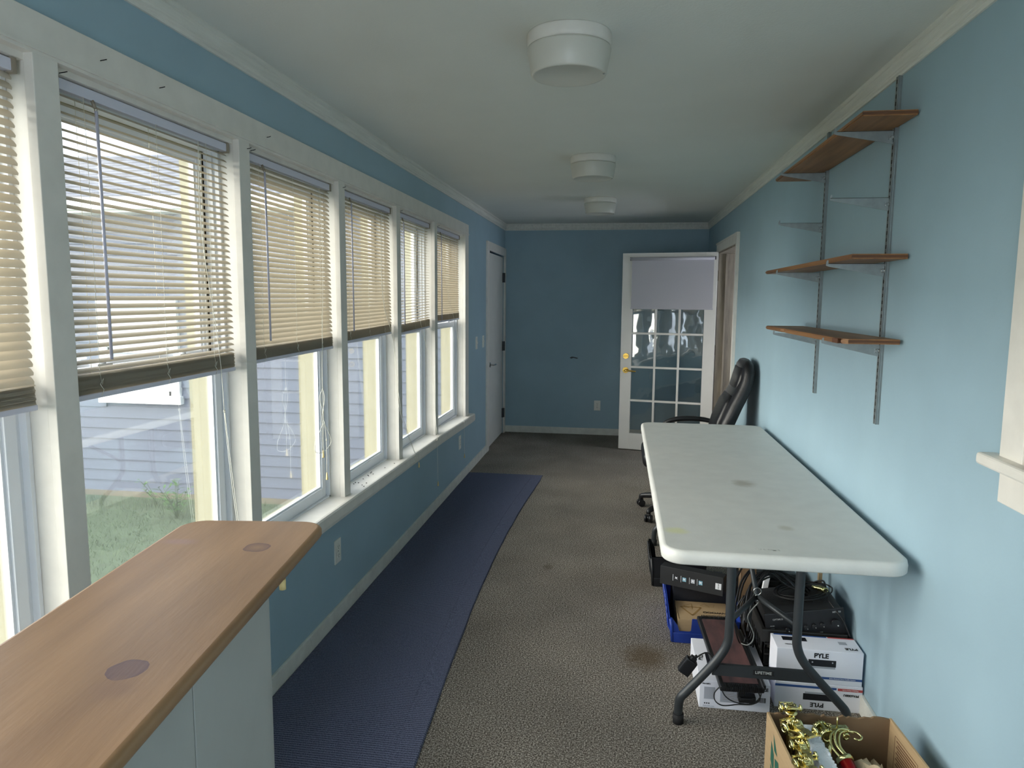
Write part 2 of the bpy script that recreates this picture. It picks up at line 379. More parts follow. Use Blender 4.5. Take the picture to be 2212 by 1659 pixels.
# the near end of the room behind the camera: wall with a wide unseen glazed opening, added to let daylight in
b = MB(); b.box(XL, XR, YF-.12, YF, 0, .05); b.box(XL, XR, YF-.12, YF, 2.15, H); b.box(XL, -.75, YF-.12, YF, .05, 2.15); b.box(.85, XR, YF-.12, YF, .05, 2.15)
struct(b, 'wall_front', 'wall')
wf = empty('window_9', (.2, YF, .05), kind='structure')
b = MB()
for x0, x1 in ((-.75, -.68), (.78, .85)): b.box(x0, x1, YF-.09, YF-.03, .05, 2.15)
b.box(-.68, .78, YF-.09, YF-.03, .05, .12); b.box(-.68, .78, YF-.09, YF-.03, 2.08, 2.15); b.build('window_frame', 'vinyl', wf)
MB().box(-.68, .78, YF-.063, YF-.057, .12, 2.08).build('pane', 'glass', wf)
# hallway beyond the doorway; unseen window gap added in its outer wall for daylight
b = MB(); b.box(XR+1.2, XR+1.3, 5.6, 8.4, 0, 1.0); b.box(XR+1.2, XR+1.3, 5.6, 8.4, 2.0, H); b.box(XR+1.2, XR+1.3, 5.6, 6.2, 1.0, 2.0); b.box(XR+1.2, XR+1.3, 7.3, 8.4, 1.0, 2.0); b.box(XR+.16, XR+1.3, 8.3, 8.4, 0, H); b.box(XR+.16, XR+1.3, 5.5, 5.6, 0, H)
b.box(XR+.16, XR+1.3, 5.5, 8.4, H, H+.1); b.box(XR+.16, XR+1.3, 5.5, 8.4, -.1, 0)
struct(b, 'wall_hallway', 'hall')
# right wall doorway: jamb and casing
dw = empty('door_3', (XR, 6.9, 0), kind='structure')
MB().box(XR-.005, XR+.165, 6.38, 6.40+.02, 0, 2.08).box(XR-.005, XR+.165, 7.50, 7.52, 0, 2.08).box(XR-.005, XR+.165, 6.38, 7.52, 2.07, 2.09).box(XR+.06, XR+.075, 6.40, 6.43, 0, 2.06).box(XR+.06, XR+.075, 7.47, 7.50, 0, 2.06).build('jamb', 'jambwood', dw)
def casing_prof(b, y0, y1, z0, z1, x=XR, sg=-1, t=.02):
    xs = sorted((x, x+sg*t)); b.box(xs[0], xs[1], y0, y1, z0, z1, bev=.003)
b = MB(); casing_prof(b, 6.285, 6.385, 0, 2.085); casing_prof(b, 7.515, 7.61, 0, 2.085); casing_prof(b, 6.285, 7.61, 2.085, 2.175)
xs_ = XR-.026
b.box(XR-.027, XR-.018, 6.285, 6.30, 0, 2.175).box(XR-.027, XR-.018, 6.30, 7.61, 2.16, 2.175)
b.build('casing', 'white', dw)
# window edge on the right wall beside the camera: casing, stool and apron
w8 = empty('window_8', (XR, 1.4, 1.2), kind='structure')
MB().box(XR-.022, XR, 1.83, 1.935, 1.215, 2.15, bev=.003).box(XR-.022, XR, .85, 1.83, 2.05, 2.15, bev=.003).box(XR-.022, XR, .85, .95, 1.215, 2.05, bev=.003).build('casing', 'white', w8)
MB().box(XR-.055, XR+.0, .80, 1.985, 1.185, 1.217, bev=.012, seg=4).build('stool', 'white', w8)
MB().box(XR-.02, XR, .86, 1.93, 1.10, 1.185, bev=.003).build('apron', 'white', w8)
MB().box(XR-.010, XR, .95, 1.83, 1.217, 2.05).build('window_frame', 'jambwood', w8)

# crown mouldings and baseboards
def crown(name, pts):
    (x0, y0), (x1, y1), (nx, ny) = pts
    prof = [(0, 0), (.022, 0), (.022, -.018), (.018, -.021), (.016, -.052), (.013, -.055), (.013, -.062), (.009, -.066), (.008, -.075), (0, -.075)]
    b = MB(); A = []; B = []
    for (o, z) in prof:
        A.append(b.bm.verts.new((x0+nx*o, y0+ny*o, H+z))); B.append(b.bm.verts.new((x1+nx*o, y1+ny*o, H+z)))
    n = len(prof)
    for i in range(n): b.bm.faces.new((A[i], A[(i+1) % n], B[(i+1) % n], B[i]))
    b.bm.faces.new(A); b.bm.faces.new(B[::-1])
    return struct(b, name, 'crown')
crown('trim_1', ((XL, YF), (XL, YB), (1, 0))); crown('trim_2', ((XR, YF), (XR, YB), (-1, 0))); crown('trim_3', ((XL, YB), (XR, YB), (0, -1)))
struct(MB().box(XL, XL+.014, YF, 7.27, 0, .078, bev=.003).box(XL, XL+.014, 8.44, YB, 0, .078), 'baseboard_left', 'base')
struct(MB().box(XR-.014, XR, YF, 6.285, 0, .078, bev=.003).box(XR-.014, XR, 7.61, YB, 0, .078), 'baseboard_right', 'base')
struct(MB().box(XL, XR, YB-.014, YB, 0, .078, bev=.003), 'baseboard_back', 'base')

# ------------------------------------------------------------------ window wall
# header casing and stool run the length of the window band
b = MB(); b.box(XL, XL+.025, -1.165, 6.29, 2.15, 2.246, bev=.002); b.box(XL+.025, XL+.030, -1.165, 6.29, 2.158, 2.165)
b.box(XL-.12, XL+.0, -1.165, 6.20, 2.135, 2.155)
struct(b, 'trim_4', 'white')
b = MB()                                                            # stool, front edge rounded, follows the sag of the wall
ys = [-1.2, 2.5, 3.35, 4.25, 5.14, 5.7, 6.2, 6.36]
prof = [(-.115, -.03), (-.115, 0), (.056, 0), (.064, -.002), (.070, -.009), (.071, -.05), (.068, -.066), (0.0, -.066)]
rings = []
for y in ys:
    k = (lambda o: min(o, .071)) if y < 6.3 else (lambda o: min(max(o, 0), .071))
    rings.append([b.bm.verts.new((XL+k(o), y, zs(y)+z)) for (o, z) in prof])
for A, B in zip(rings, rings[1:]):
    for i in range(len(prof)): b.bm.faces.new((A[i], A[(i+1) % 8], B[(i+1) % 8], B[i]))
b.bm.faces.new(rings[0]); b.bm.faces.new(rings[-1][::-1])
struct(b, 'trim_5', 'white')
for y in (.66, 1.60, 1.74, 2.47, 2.50, 3.37, 4.29, 5.19, 1.98, 2.62):
    MB().tube([(XL+.022, y, 2.128 if y not in (1.74, 1.98, 2.62) else 2.20), (XL+.034, y+.002, (2.128 if y not in (1.74, 1.98, 2.62) else 2.20)+.002), (XL+.036, y+.010, (2.128 if y not in (1.74, 1.98, 2.62) else 2.20)+.006)], .0013, seg=5, smooth=0).build('nail', 'rubber', bpy.data.objects['trim_4'])
rq = random.Random(21); q = MB()
for k_ in range(14):
    y = rq.uniform(3.45, 4.1); x = rq.uniform(-.03, .05); q.M = Matrix.Translation((XL+x, y, zs(y)+.001)) @ Matrix.Rotation(rq.uniform(0, 3), 4, 'Z'); q.box(-.004, .004, -.002, .002, 0, .003, bev=.001, seg=1)
q.build('debris', 'rubber', bpy.data.objects['trim_5'], kind='stuff')
n = 6
for (y0, y1) in MUL[:-1]:
    t = empty('trim_%d' % n, (XL, (y0+y1)/2, zs(y0)), kind='structure'); n += 1
    MB().box(XL, XL+.025, y0, y1, zs(y0)-.004, 2.151, bev=.002).build('casing_board', 'white', t)
    MB().box(XO, XL-.002, y0+.005, y1-.005, .53, 2.17).build('post', 'white', t)
t = empty('trim_%d' % n, (XL, 6.2, .56), kind='structure')
MB().box(XL, XL+.025, 6.15, 6.285, zs(6.2)-.004, 2.15, bev=.002).build('casing_board', 'white', t)
MB().box(XO, XL-.002, 6.155, 6.205, .53, 2.17).build('post', 'white', t)
lock = None
for k in range(8):
    y0 = MUL[k][1]-.004; y1 = MUL[k+1][0]+.004; zb = zs((y0+y1)/2)-.004; z1 = 2.136; zm = 1.385
    wn = empty('window_%d' % (8-k if k else 10), (XL-.08, (y0+y1)/2, zb), kind='structure')
    if k == 0: wn.name = 'window_10'
    else: wn.name = 'window_%d' % (k) if k < 8 else 'window_8'
    b = MB(); xa, xb = XL-.102, XL-.052                               # frame: stepped jamb tracks
    for (a, c, xf) in ((y0, y0+.012, xb), (y0+.012, y0+.022, xb-.02), (y0+.022, y0+.030, xb-.05)): b.box(xa, xf, a, c, zb, z1)
    for (a, c, xf) in ((y1-.012, y1, xb), (y1-.022, y1-.012, xb-.02), (y1-.030, y1-.022, xb-.05)): b.box(xa, xf, a, c, zb, z1)
    b.box(xa, xb, y0, y1, zb-.03, zb+.006); b.box(xa, xb, y0, y1, z1-.03, z1)
    b.build('window_frame', 'vinyl', wn)
    xe = XO-.018; b = MB()
    b.box(xe, xa, y0-.02, y0+.024, zb-.05, z1+.03); b.box(xe, xa, y1-.024, y1+.02, zb-.05, z1+.03); b.box(xe, xa, y0+.024, y1-.024, z1-.035, z1+.03); b.box(xe-.02, xa, y0+.024, y1-.024, zb-.05, zb-.005)
    b.box(xe+.02, xa, y0+.024, y0+.030, zb, z1); b.box(xe+.02, xa, y1-.030, y1-.024, zb, z1); b.build('exterior_casing', 'extcream', wn)
    ya, yb = y0+.024, y1-.024
    def sash(x0, x1, za, zc, name, bot, top):
        so = empty(name, (x0, (ya+yb)/2, za)); so.parent = wn; so.matrix_parent_inverse = wm(wn).inverted()
        so.location = Vector((x0, (ya+yb)/2, za)); so.matrix_parent_inverse = Matrix.Identity(4); so.location = wm(wn).inverted() @ Vector((x0, (ya+yb)/2, za))
        q = MB()
        q.box(x0, x1, ya, ya+.036, za, zc, bev=.003); q.box(x0, x1, yb-.036, yb, za, zc, bev=.003)
        q.box(x0, x1, ya+.036, yb-.036, za, za+bot, bev=.003); q.box(x0, x1, ya+.036, yb-.036, zc-top, zc, bev=.003)
        # glazing bead
        q.box(x0+.006, x1-.008, ya+.036, ya+.044, za+bot, zc-top); q.box(x0+.006, x1-.008, yb-.044, yb-.036, za+bot, zc-top)
        q.box(x0+.006, x1-.008, ya+.044, yb-.044, za+bot, za+bot+.008); q.box(x0+.006, x1-.008, ya+.044, yb-.044, zc-top-.008, zc-top)
        q.build('sash_frame', 'vinyl', so)
        MB().box((x0+x1)/2-.003, (x0+x1)/2+.001, ya+.03, yb-.03, za+bot-.005, zc-top+.005).build('pane', 'glass', so)
        return so
    s1 = sash(xb-.045, xb-.015, zb+.006, zm+.02, 'lower_sash', .050, .038)
    sash(xb-.082, xb-.052, zm-.018, z1-.03, 'upper_sash', .038, .036)
    for yy in (ya+.20, yb-.20):
        MB().box(xb-.045, xb-.018, yy-.03, yy+.03, zm+.02, zm+.027, bev=.002).cyl((xb-.03, yy, zm+.033), .011, .012).box(xb-.034, xb-.012, yy-.006, yy+.038, zm+.034, zm+.042, bev=.002).build('sash_lock', 'vinyl', s1)

# ------------------------------------------------------------------ mini blinds
def slat_mesh():
    b = MB(); L = .389; n = 4; rows = []
    for i in range(n+1):
        x = -.0125+.025*i/n; z = .0022*(1-(2*i/n-1)**2)
        seg = 6; rows.append([b.bm.verts.new((x, -L+2*L*j/seg + (.004 if 0 < i < n else 0)*(1 if j == seg else (-1 if j == 0 else 0)), z-.0012*(1-(2*j/seg-1)**2))) for j in range(seg+1)])
    for A, B in zip(rows, rows[1:]):
        for j in range(6): b.bm.faces.new((A[j], A[j+1], B[j+1], B[j]))
    for f in b.bm.faces: f.smooth = True
    me = bpy.data.meshes.new('slat'); b.bm.to_mesh(me); b.bm.free(); me.materials.append(MAT['slat']); return me
SLAT = slat_mesh()
XB = XL-.022
def blind(k, yc, zl, zr, tilt, label, cordpts, nst=16):
    root = empty('mini_blind', (XB, yc, 2.135), label=label, cat='window blind', group='mini blinds hung in the row of windows')
    L = .39; hz = (zl+zr)/2
    b = MB(); b.box(XB-.0125, XB+.0125, yc-L, yc+L, 2.104, 2.131, bev=.002); b.build('headrail', 'rail', root)
    for ya_ in (yc-L-.008, yc+L-.004): MB().box(XB-.016, XB+.016, ya_, ya_+.012, 2.100, 2.1345).build('bracket', 'jambwood', root)
    sl = math.atan2(zr-zl, 2*L)
    top = 2.094; bot = hz+.014+nst*.0029+.010; ns = 34
    rnd = random.Random(k*13+5)
    for i in range(ns):
        t = i/(ns-1); z = top+(bot-top)*t
        o = bpy.data.objects.new('slat', SLAT); C.objects.link(o); o.parent = root
        o.location = (0, 0, z-2.135)
        tl = tilt(t)+rnd.uniform(-.03, .03)
        o.rotation_euler = (sl*t**2, tl, 0)
    for i in range(nst):
        o = bpy.data.objects.new('slat', SLAT); C.objects.link(o); o.parent = root
        o.location = (rnd.uniform(-.0012, .0012), rnd.uniform(-.002, .002), hz+.014+i*.0029-2.135); o.rotation_euler = (sl, .24+rnd.uniform(-.08, .08), 0)
    q = MB(); q.M = Matrix.Translation((XB, yc, hz)) @ Matrix.Rotation(sl, 4, 'X'); q.box(-.0125, .0125, -L-.004, L+.004, -.004, .010, bev=.003)
    for yy in (-.25, 0, .25): q.cyl((0, yy, -.002), .006, .006, seg=10)
    q.build('bottom_rail', 'rail', root)
    for yy in (-L+.10, 0, L-.13):
        q = MB()
        for dx in (-.0125, .0125):
            q.tube([(XB+dx, yc+yy, 2.105), (XB+dx*1.05, yc+yy+.003, 1.8), (XB+dx, yc+yy, hz+.06), (XB+dx*1.4, yc+yy+.006, hz+.045), (XB+dx*1.2, yc+yy-.004, hz+.03), (XB+dx*1.5, yc+yy+.004, hz+.015), (XB+dx*1.1, yc+yy, hz-.001)], .0007, seg=4, smooth=2)
        for i in range(0, ns):
            z = top+(bot-top)*i/(ns-1); q.box(XB-.0125, XB+.0125, yc+yy-.0004, yc+yy+.0004, z-.0025, z-.0018)
        q.build('ladder_cord', 'cord', root)
    wy = yc-L+.135                                                     # tilt wand
    MB().tube([(XB+.010, wy, 2.105), (XB+.017, wy, 2.086)], .0045, seg=6, smooth=0).torus((XB+.019, wy, 2.082), .004, .001, seg=10, seg2=5).build('tilter', 'jambwood', root)
    MB().tube([(XB+.020, wy, 2.078), (XB+.022, wy+.001, 1.43)], .0042, seg=6, smooth=0).build('wand', 'wand', root)
    if cordpts:
        q = MB()
        for pts in cordpts['c']: q.tube(pts, .0011, seg=5, smooth=4)
        for p in cordpts.get('knot', []): q.torus(p, .0045, .0015, axis='X', seg=8, seg2=5)
        co = q.build('lift_cord', 'cord', root)
        for (p) in cordpts.get('t', []):
            MB().lathe(p, [(0, .016), (.0025, .016), (.004, 0), (.0055, -.014), (.0058, -.018), (0, -.018)], seg=10).build('tassel', 'tassel', co)
yc = [(MUL[i][1]+MUL[i+1][0])/2 for i in range(8)]
R = math.radians
XC = XB+.02
c1 = dict(c=[[(XC, 2.208, 2.10), (XC, 2.207, 1.81), (XC+.003, 2.275, 1.43), (XC+.003, 2.294, 1.204)], [(XC+.003, 2.296, 1.204), (XC+.004, 2.321, 1.01), (XC+.006, 2.352, .80), (XC+.01, 2.38, .65)],
             [(XC+.003, 2.292, 1.204), (XC+.004, 2.312, 1.01), (XC+.006, 2.342, .80), (XC+.01, 2.37, .65)]], knot=[(XC+.003, 2.294, 1.204)])
X2 = XL+.006
c2 = dict(c=[[(XC, 3.158, 2.10), (X2, 3.158, 1.776), (X2, 3.123, 1.30), (X2, 3.123, 1.18)],
             [(X2, 3.123, 1.18), (X2, 3.085, 1.14), (X2+.004, 3.117, 1.04), (X2, 3.03, .95), (X2, 3.02, .91), (X2, 3.06, .89), (X2, 3.12, .885), (X2, 3.17, .895), (X2, 3.205, .915), (X2, 3.19, .95), (X2+.003, 3.13, 1.01), (X2+.002, 3.10, 1.04), (X2, 3.14, 1.13), (X2, 3.125, 1.18)],
             [(X2+.002, 3.12, 1.18), (X2+.004, 3.115, 1.06), (X2, 3.112, .97), (X2, 3.111, .895)], [(X2+.002, 3.125, 1.03), (X2, 3.15, .93), (X2, 3.147, .78)]],
          knot=[(X2, 3.123, 1.178), (X2+.002, 3.146, .935)], t=[(X2, 3.111, .877), (X2, 3.147, .762)])
X3 = XL+.075
c3 = dict(c=[[(XC, 4.015, 2.10), (XC, 4.015, 1.62), (XL+.03, 4.108, 1.34), (XL+.03, 4.20, .94), (X3-.01, 4.36, .655), (X3, 4.40, .60)],
             [(XC, 4.01, 2.10), (XC, 4.01, 1.62), (XL+.03, 4.11, 1.34), (XL+.032, 4.22, .94), (X3-.01, 4.37, .655), (X3, 4.41, .60)],
             [(X3, 4.40, .60), (X3+.002, 4.42, .57), (X3+.003, 4.40, .55), (X3+.002, 4.37, .58), (X3, 4.38, .605)], [(X3+.002, 4.42, .59), (X3+.004, 4.46, .53)]],
          knot=[(X3, 4.40, .602)], t=[(X3+.004, 4.462, .515)])
c4 = dict(c=[[(XC, 4.73, 2.10), (XC, 4.75, 1.55), (X3, 4.825, 1.104), (X3, 4.92, .72), (X3+.003, 4.944, .60), (X3+.003, 4.96, .28)]], knot=[(X3+.003, 4.944, .585)], t=[(X3+.003, 4.963, .26)])
c5 = dict(c=[[(XC, 5.50, 2.10), (XC, 5.52, 1.76), (X3, 5.66, 1.25), (X3, 5.84, .62), (X3+.003, 5.85, .55), (X3+.003, 5.866, .29)]], knot=[(X3+.003, 5.85, .56)], t=[(X3+.003, 5.866, .27)])
blind(7, yc[2], 1.325, 1.332, lambda t: R(52), 'cream mini blind nearest the camera, cut off by the left edge of the photo', None)
blind(1, yc[3], 1.333, 1.340, lambda t: R(31 if t < .78 else 31-60*(t-.78)), 'cream mini blind above the pine ledge, slats half open onto the grey roof', c1, 17)
blind(2, yc[4], 1.352, 1.360, lambda t: R(48), 'cream mini blind whose long cord ends in looped string with two ivory tassels', c2)
blind(3, yc[5], 1.372, 1.390, lambda t: R(46), 'cream mini blind whose cord is knotted at the sill edge, closed slats', c3)
blind(4, yc[6], 1.372, 1.394, lambda t: R(6), 'white looking mini blind with its slats turned flat open, second from the far end', c4)
blind(5, yc[7], 1.420, 1.428, lambda t: R(50), 'cream mini blind at the far end of the window row, beside the blue wall', c5)

# ------------------------------------------------------------------ left wall door, switches, outlets
d1 = empty('door_1', (XL, 7.85, 0), kind='structure')
MB().box(XL-.03, XL-.008, 7.375, 8.365, .008, 2.085, bev=.003).build('door_slab', 'door', d1)
MB().box(XL, XL+.018, 7.25, 7.365, 0, 2.10, bev=.002).box(XL, XL+.018, 8.375, 8.455, 0, 2.10, bev=.002).box(XL, XL+.018, 7.25, 8.455, 2.10, 2.19, bev=.002).build('casing', 'white', d1)
for z in (1.85, 1.05, .25):
    MB().box(XL-.012, XL+.012, 8.335, 8.375, z-.055, z+.055).cyl((XL+.014, 8.362, z), .007, .11, seg=10).build('hinge', 'leg', d1)
kn = MB().cyl((XL-.002, 7.50, .90), .026, .012, 'X').tube([(XL+.0, 7.50, .90), (XL+.035, 7.50, .90), (XL+.045, 7.53, .90), (XL+.045, 7.61, .898)], .008, smooth=3).build('lever_handle', 'chrome', d1)
def plate(name, y, z, label, kind, face='L', x=None, cat='outlet'):
    """wall plate, local: built at face then world"""
    b = MB()
    if face == 'L': Mx = Matrix.Translation((XL, y, z))
    else: Mx = Matrix.Translation((x, YB, z)) @ Matrix.Rotation(-PI/2, 4, 'Z')
    o = empty(name, Mx.to_translation(), 0 if face == 'L' else -PI/2, label=label, cat=cat)
    b.box(0, .006, -.038, .038, -.06, .06, bev=.002).build('plate', 'outlet', o, local=True)
    if kind == 'duplex':
        for zz in (-.022, .022):
            s_ = MB().prism([(.017*math.cos(a*PI/8)*1.0, zz+max(-.0135, min(.0135, .017*math.sin(a*PI/8)))) for a in range(16)], 'X', .005, .0085).build('socket', 'outlet', o, local=True)
            MB().box(.0084, .009, -.008, -.006, zz-.001, zz+.008).box(.0084, .009, .006, .008, zz-.001, zz+.008).cyl((.0085, 0, zz-.007), .0025, .001, 'X', seg=10).build('slot', 'slot', s_, local=True)
    else:
        MB().prism([(-.004, -.010), (.004, -.010), (.004, .012), (-.004, .012)], 'X', .005, .016).build('toggle', 'outlet', o, local=True)
    MB().cyl((.0065, 0, 0 if kind == 'duplex' else .038), .003, .002, 'X', seg=8).build('screw', 'chrome', o, local=True)
    return o
plate('outlet', 3.262, .352, 'white double outlet low on the left wall near the pine ledge', 'duplex')
plate('outlet', 6.02, .353, 'white double outlet low on the left wall below the farthest window', 'duplex')
plate('outlet', 0, .352, 'white double outlet on the far wall left of the glass door', 'duplex', 'B', -.239)
plate('light_switch', 6.75, 1.18, 'white light switch plate beside the window casing', 'toggle', cat='light switch')
plate('light_switch', 7.09, 1.175, 'white light switch plate closer to the plain door', 'toggle', cat='light switch')
MB().prism([(-.575, .917), (-.55, .93), (-.50, .922), (-.475, .915), (-.49, .905), (-.53, .914), (-.56, .905)], 'Y', YB-.0015, YB+.001).build('scuff_mark', 'leg', bpy.data.objects['wall_back'])

# ------------------------------------------------------------------ french door
hx, hy = .962, 7.49; fx, fy = .022, 7.685
ang = math.atan2(fy-hy, fx-hx)
fd = empty('door_2', (hx, hy, 0), ang, kind='structure')          # local x runs from hinge to free edge, room side is local +y
LW = math.hypot(fx-hx, fy-hy); T = .02; TZ = 2.085
sideY = 1  # sign of local y that faces the camera
b = MB(); b.box(0, .115, -T, T, .012, TZ, bev=.002); b.box(LW-.115, LW, -T, T, .012, TZ, bev=.002); b.box(.115, LW-.115, -T, T, .012, .185, bev=.002); b.box(.115, LW-.115, -T, T, 1.965, TZ, bev=.002)
b.build('door_frame', 'doorwhite', fd, local=True)
gx0, gx1 = .115, LW-.115; cw = (gx1-gx0)/3; rh = (1.965-.185)/5
for i in (1, 2): MB().box(gx0+i*cw-.011, gx0+i*cw+.011, -T+.002, T-.002, .185, 1.965, bev=.004).build('muntin', 'doorwhite', fd, local=True)
for j in range(1, 5): MB().box(gx0, gx1, -T+.003, T-.003, .185+j*rh-.011, .185+j*rh+.011, bev=.004).build('muntin', 'doorwhite', fd, local=True)
for i in range(3):
    for j in range(5):
        MB().box(gx0+i*cw+.008, gx0+(i+1)*cw-.008, -.002, .002, .185+j*rh+.008, .185+(j+1)*rh-.008).build('pane', 'doorglass', fd, local=True)
# camera is on local +y side (checked by orientation)
ld = (Matrix.Rotation(-ang, 4, 'Z') @ Vector((-hx, -hy, 0))); sg = 1 if ld.y > 0 else -1
q = MB(); q.cyl((LW-.06, sg*(T+.008), 1.012), .030, .016, 'Y', 24); q.box(LW-.085, LW-.035, min(sg*(T+.016), sg*(T+.028)), max(sg*(T+.016), sg*(T+.028)), 1.005, 1.019, bev=.003); q.build('deadbolt', 'brass', fd, local=True)
q = MB(); q.cyl((LW-.06, sg*(T+.006), .862), .032, .012, 'Y', 24); q.tube([(LW-.06, sg*T, .862), (LW-.06, sg*(T+.045), .862), (LW-.08, sg*(T+.055), .862), (LW-.175, sg*(T+.05), .855)], .009, radii=[.012, .011, .010, .007], smooth=4); q.build('lever_handle', 'brass', fd, local=True)
MB().box(LW, LW+.004, -.012, .012, .84, .885).build('latch_plate', 'leg', fd, local=True)
for z in (1.85, 1.1, .25): MB().cyl((.0, -sg*(T+.004), z), .008, .1, seg=10).build('hinge', 'jambwood', fd, local=True)
rs = empty('roller_shade', (hx, hy, 2.0), ang, label='light grey roller shade mounted on the top of the glass door', cat='roller shade')
q = MB(); q.cyl(((LW)/2-.03+.0, sg*(T+.02), .025), .016, LW-.11, 'X', 16); q.build('roller', 'fabric', rs, local=True)
MB().box(.035, LW-.10, sg*(T+.007)-.0008, sg*(T+.007)+.0008, -.48, .025).build('shade_fabric', 'fabric', rs, local=True)
MB().box(.030, LW-.095, sg*(T+.007)-.005, sg*(T+.007)+.005, -.492, -.476, bev=.002).build('bottom_bar', 'fabric', rs, local=True)
for xq in (LW-.088, .018): MB().box(xq, xq+.005, min(sg*T, sg*(T+.03)), max(sg*T, sg*(T+.03)), .008, .042).build('bracket', 'leg', rs, local=True)

# ------------------------------------------------------------------ ceiling lights
for (x, y, lab) in ((-.19, 2.51, 'round white drum ceiling light nearest the camera'), (-.187, 4.59, 'round white drum ceiling light halfway along the room'), (-.193, 6.43, 'round white drum ceiling light closest to the far wall')):
    cl = empty('ceiling_light', (x, y, H), label=lab, cat='ceiling light', group='drum lights along the ceiling')
    MB().lathe((x, y, H), [(0, 0), (.139, 0), (.141, -.004), (.141, -.028), (.138, -.040), (.130, -.046), (0, -.046)], 48).build('canopy', 'white', cl)
    MB().lathe((x, y, H), [(0, -.044), (.139, -.044), (.1405, -.050), (.127, -.126), (.124, -.131), (.118, -.1315), (.112, -.129), (0, -.127)], 48).build('glass_shade', 'shade', cl)
    MB().cyl((x+.118, y-.02, H-.132), .004, .004, seg=8).build('screw', 'chrome', cl)

# ------------------------------------------------------------------ wall shelving
def standard(y0, zt, zb_, lab):
    o = empty('shelf_standard', (XR, y0, zb_), label=lab, cat='shelf standard', group='slotted steel wall standards')
    b = MB(); b.box(XR-.004, XR-.0, y0-.0125, y0+.0125, zb_, zt); b.box(XR-.012, XR-.003, y0-.0125, y0-.010, zb_, zt); b.box(XR-.012, XR-.003, y0+.010, y0+.0125, zb_, zt)
    b.box(XR-.014, XR-.011, y0-.0125, y0-.004, zb_, zt); b.box(XR-.014, XR-.011, y0+.004, y0+.0125, zb_, zt)
    b.build('channel', 'steel', o)
    s_ = MB(); z = zb_+.02
    while z < zt-.02: s_.box(XR-.0145, XR-.0108, y0-.0042, y0+.0042, z, z+.013); z += .0254
    s_.build('slot_row', 'slot', o, kind='stuff')
    return o
standard(2.850, 2.404, 1.14, 'tall slotted steel wall standard nearer the camera, reaching the crown moulding')
standard(3.725, 2.404, 1.146, 'slotted steel wall standard farther along, ending above the office chair')
def bracket(y, z, lab, dz=0, x1=.76):
    o = empty('shelf_bracket', (XR-.014, y, z), label=lab, cat='shelf bracket', group='tapered steel shelf brackets')
    xw = XR-.014; q = MB()
    out = [(xw, z), (x1+.006, z+dz), (x1+.006, z+dz+.012), (x1+.001, z+dz+.012), (x1-.002, z+dz+.004), (x1-.002, z+dz-.008), (x1+.01, z+dz-.012), (xw, z-.048)]
    q.prism(out, 'Y', y-.0012, y+.0012); q.box(x1, xw, y-.0012, y+.007, z-.0015, z) if dz == 0 else None
    q.build('bracket_arm', 'steel', o)
    MB().torus((xw-.006, y-.0015, z-.026), .006, .0012, 'Y', 14, 5).box(xw-.017, xw-.0155, y-.003, y-.001, z-.034, z-.017).build('locking_tab', 'chrome', o)
for (y, tags) in ((2.850, 'nearer'), (3.725, 'farther')):
    bracket(y, 2.217, 'steel bracket under the top oak board on the %s standard' % tags)
    bracket(y, 1.980, 'bare steel bracket holding no board on the %s standard' % tags)
    bracket(y, 1.741, 'steel bracket under the middle oak board on the %s standard' % tags)
    bracket(y, 1.444 if y < 3 else 1.436, 'steel bracket under the lowest notched board on the %s standard' % tags, dz=.008)
def board(name, x0, x1, y0, y1, z0, z1, lab, outline=None, slope=0):
    o = empty(name, ((x0+x1)/2, (y0+y1)/2, z0), label=lab, cat='shelf board', group='oak boards on the steel brackets')
    pts = outline or [(x0, y0), (x1, y0), (x1, y1), (x0, y1)]
    q = MB(); q.prism(pts, 'Z', z0, z1)
    es = [e for e in q.bm.edges if abs(e.verts[0].co.z-e.verts[1].co.z) < 1e-6 and min(e.verts[0].co.x, e.verts[1].co.x) < x0+.03]
    bmesh.ops.bevel(q.bm, geom=es, offset=.004, segments=2, affect='EDGES')
    for f in q.bm.faces:
        f.material_index = 1 if f.normal.y < -.9 or (abs(f.calc_center_median().y-y0) < .002) else 0
    q.build('plank', ['shelfwood', 'shelfend'], o)
    return o
ZT = .0175
board('shelf_board', .795, .972, 2.655, 4.03, 2.2245, 2.2245+ZT, 'highest oak shelf board, close under the crown moulding', )
board('shelf_board', .789, .972, 2.655, 4.15, 1.7475, 1.7475+ZT, 'middle oak shelf board, below the pair of bare brackets')
o = board('shelf_board', .770, .966, 2.655, 4.00, 1.4525, 1.4525+ZT, 'lowest oak shelf board with dark knot notches in its front edge',
          [(.795, 2.655), (.966, 2.655), (.966, 4.0), (.785, 4.0), (.770, 3.97), (.770, 3.62), (.782, 3.60), (.784, 3.56), (.770, 3.53), (.770, 2.76), (.782, 2.745), (.789, 2.71), (.776, 2.675)])
MB().prism([(.768, 2.684), (.790, 2.70), (.786, 2.742), (.767, 2.75)], 'Z', 1.4530, 1.4525+ZT-.001).build('knot', 'printbrown', o)

# ------------------------------------------------------------------ foreground half wall with pine ledge
LA = R(7.6)
hw = empty('wall_half', (-.60, 1.0, 0), LA, kind='structure')
b = MB(); yy = -1.9; k = 0
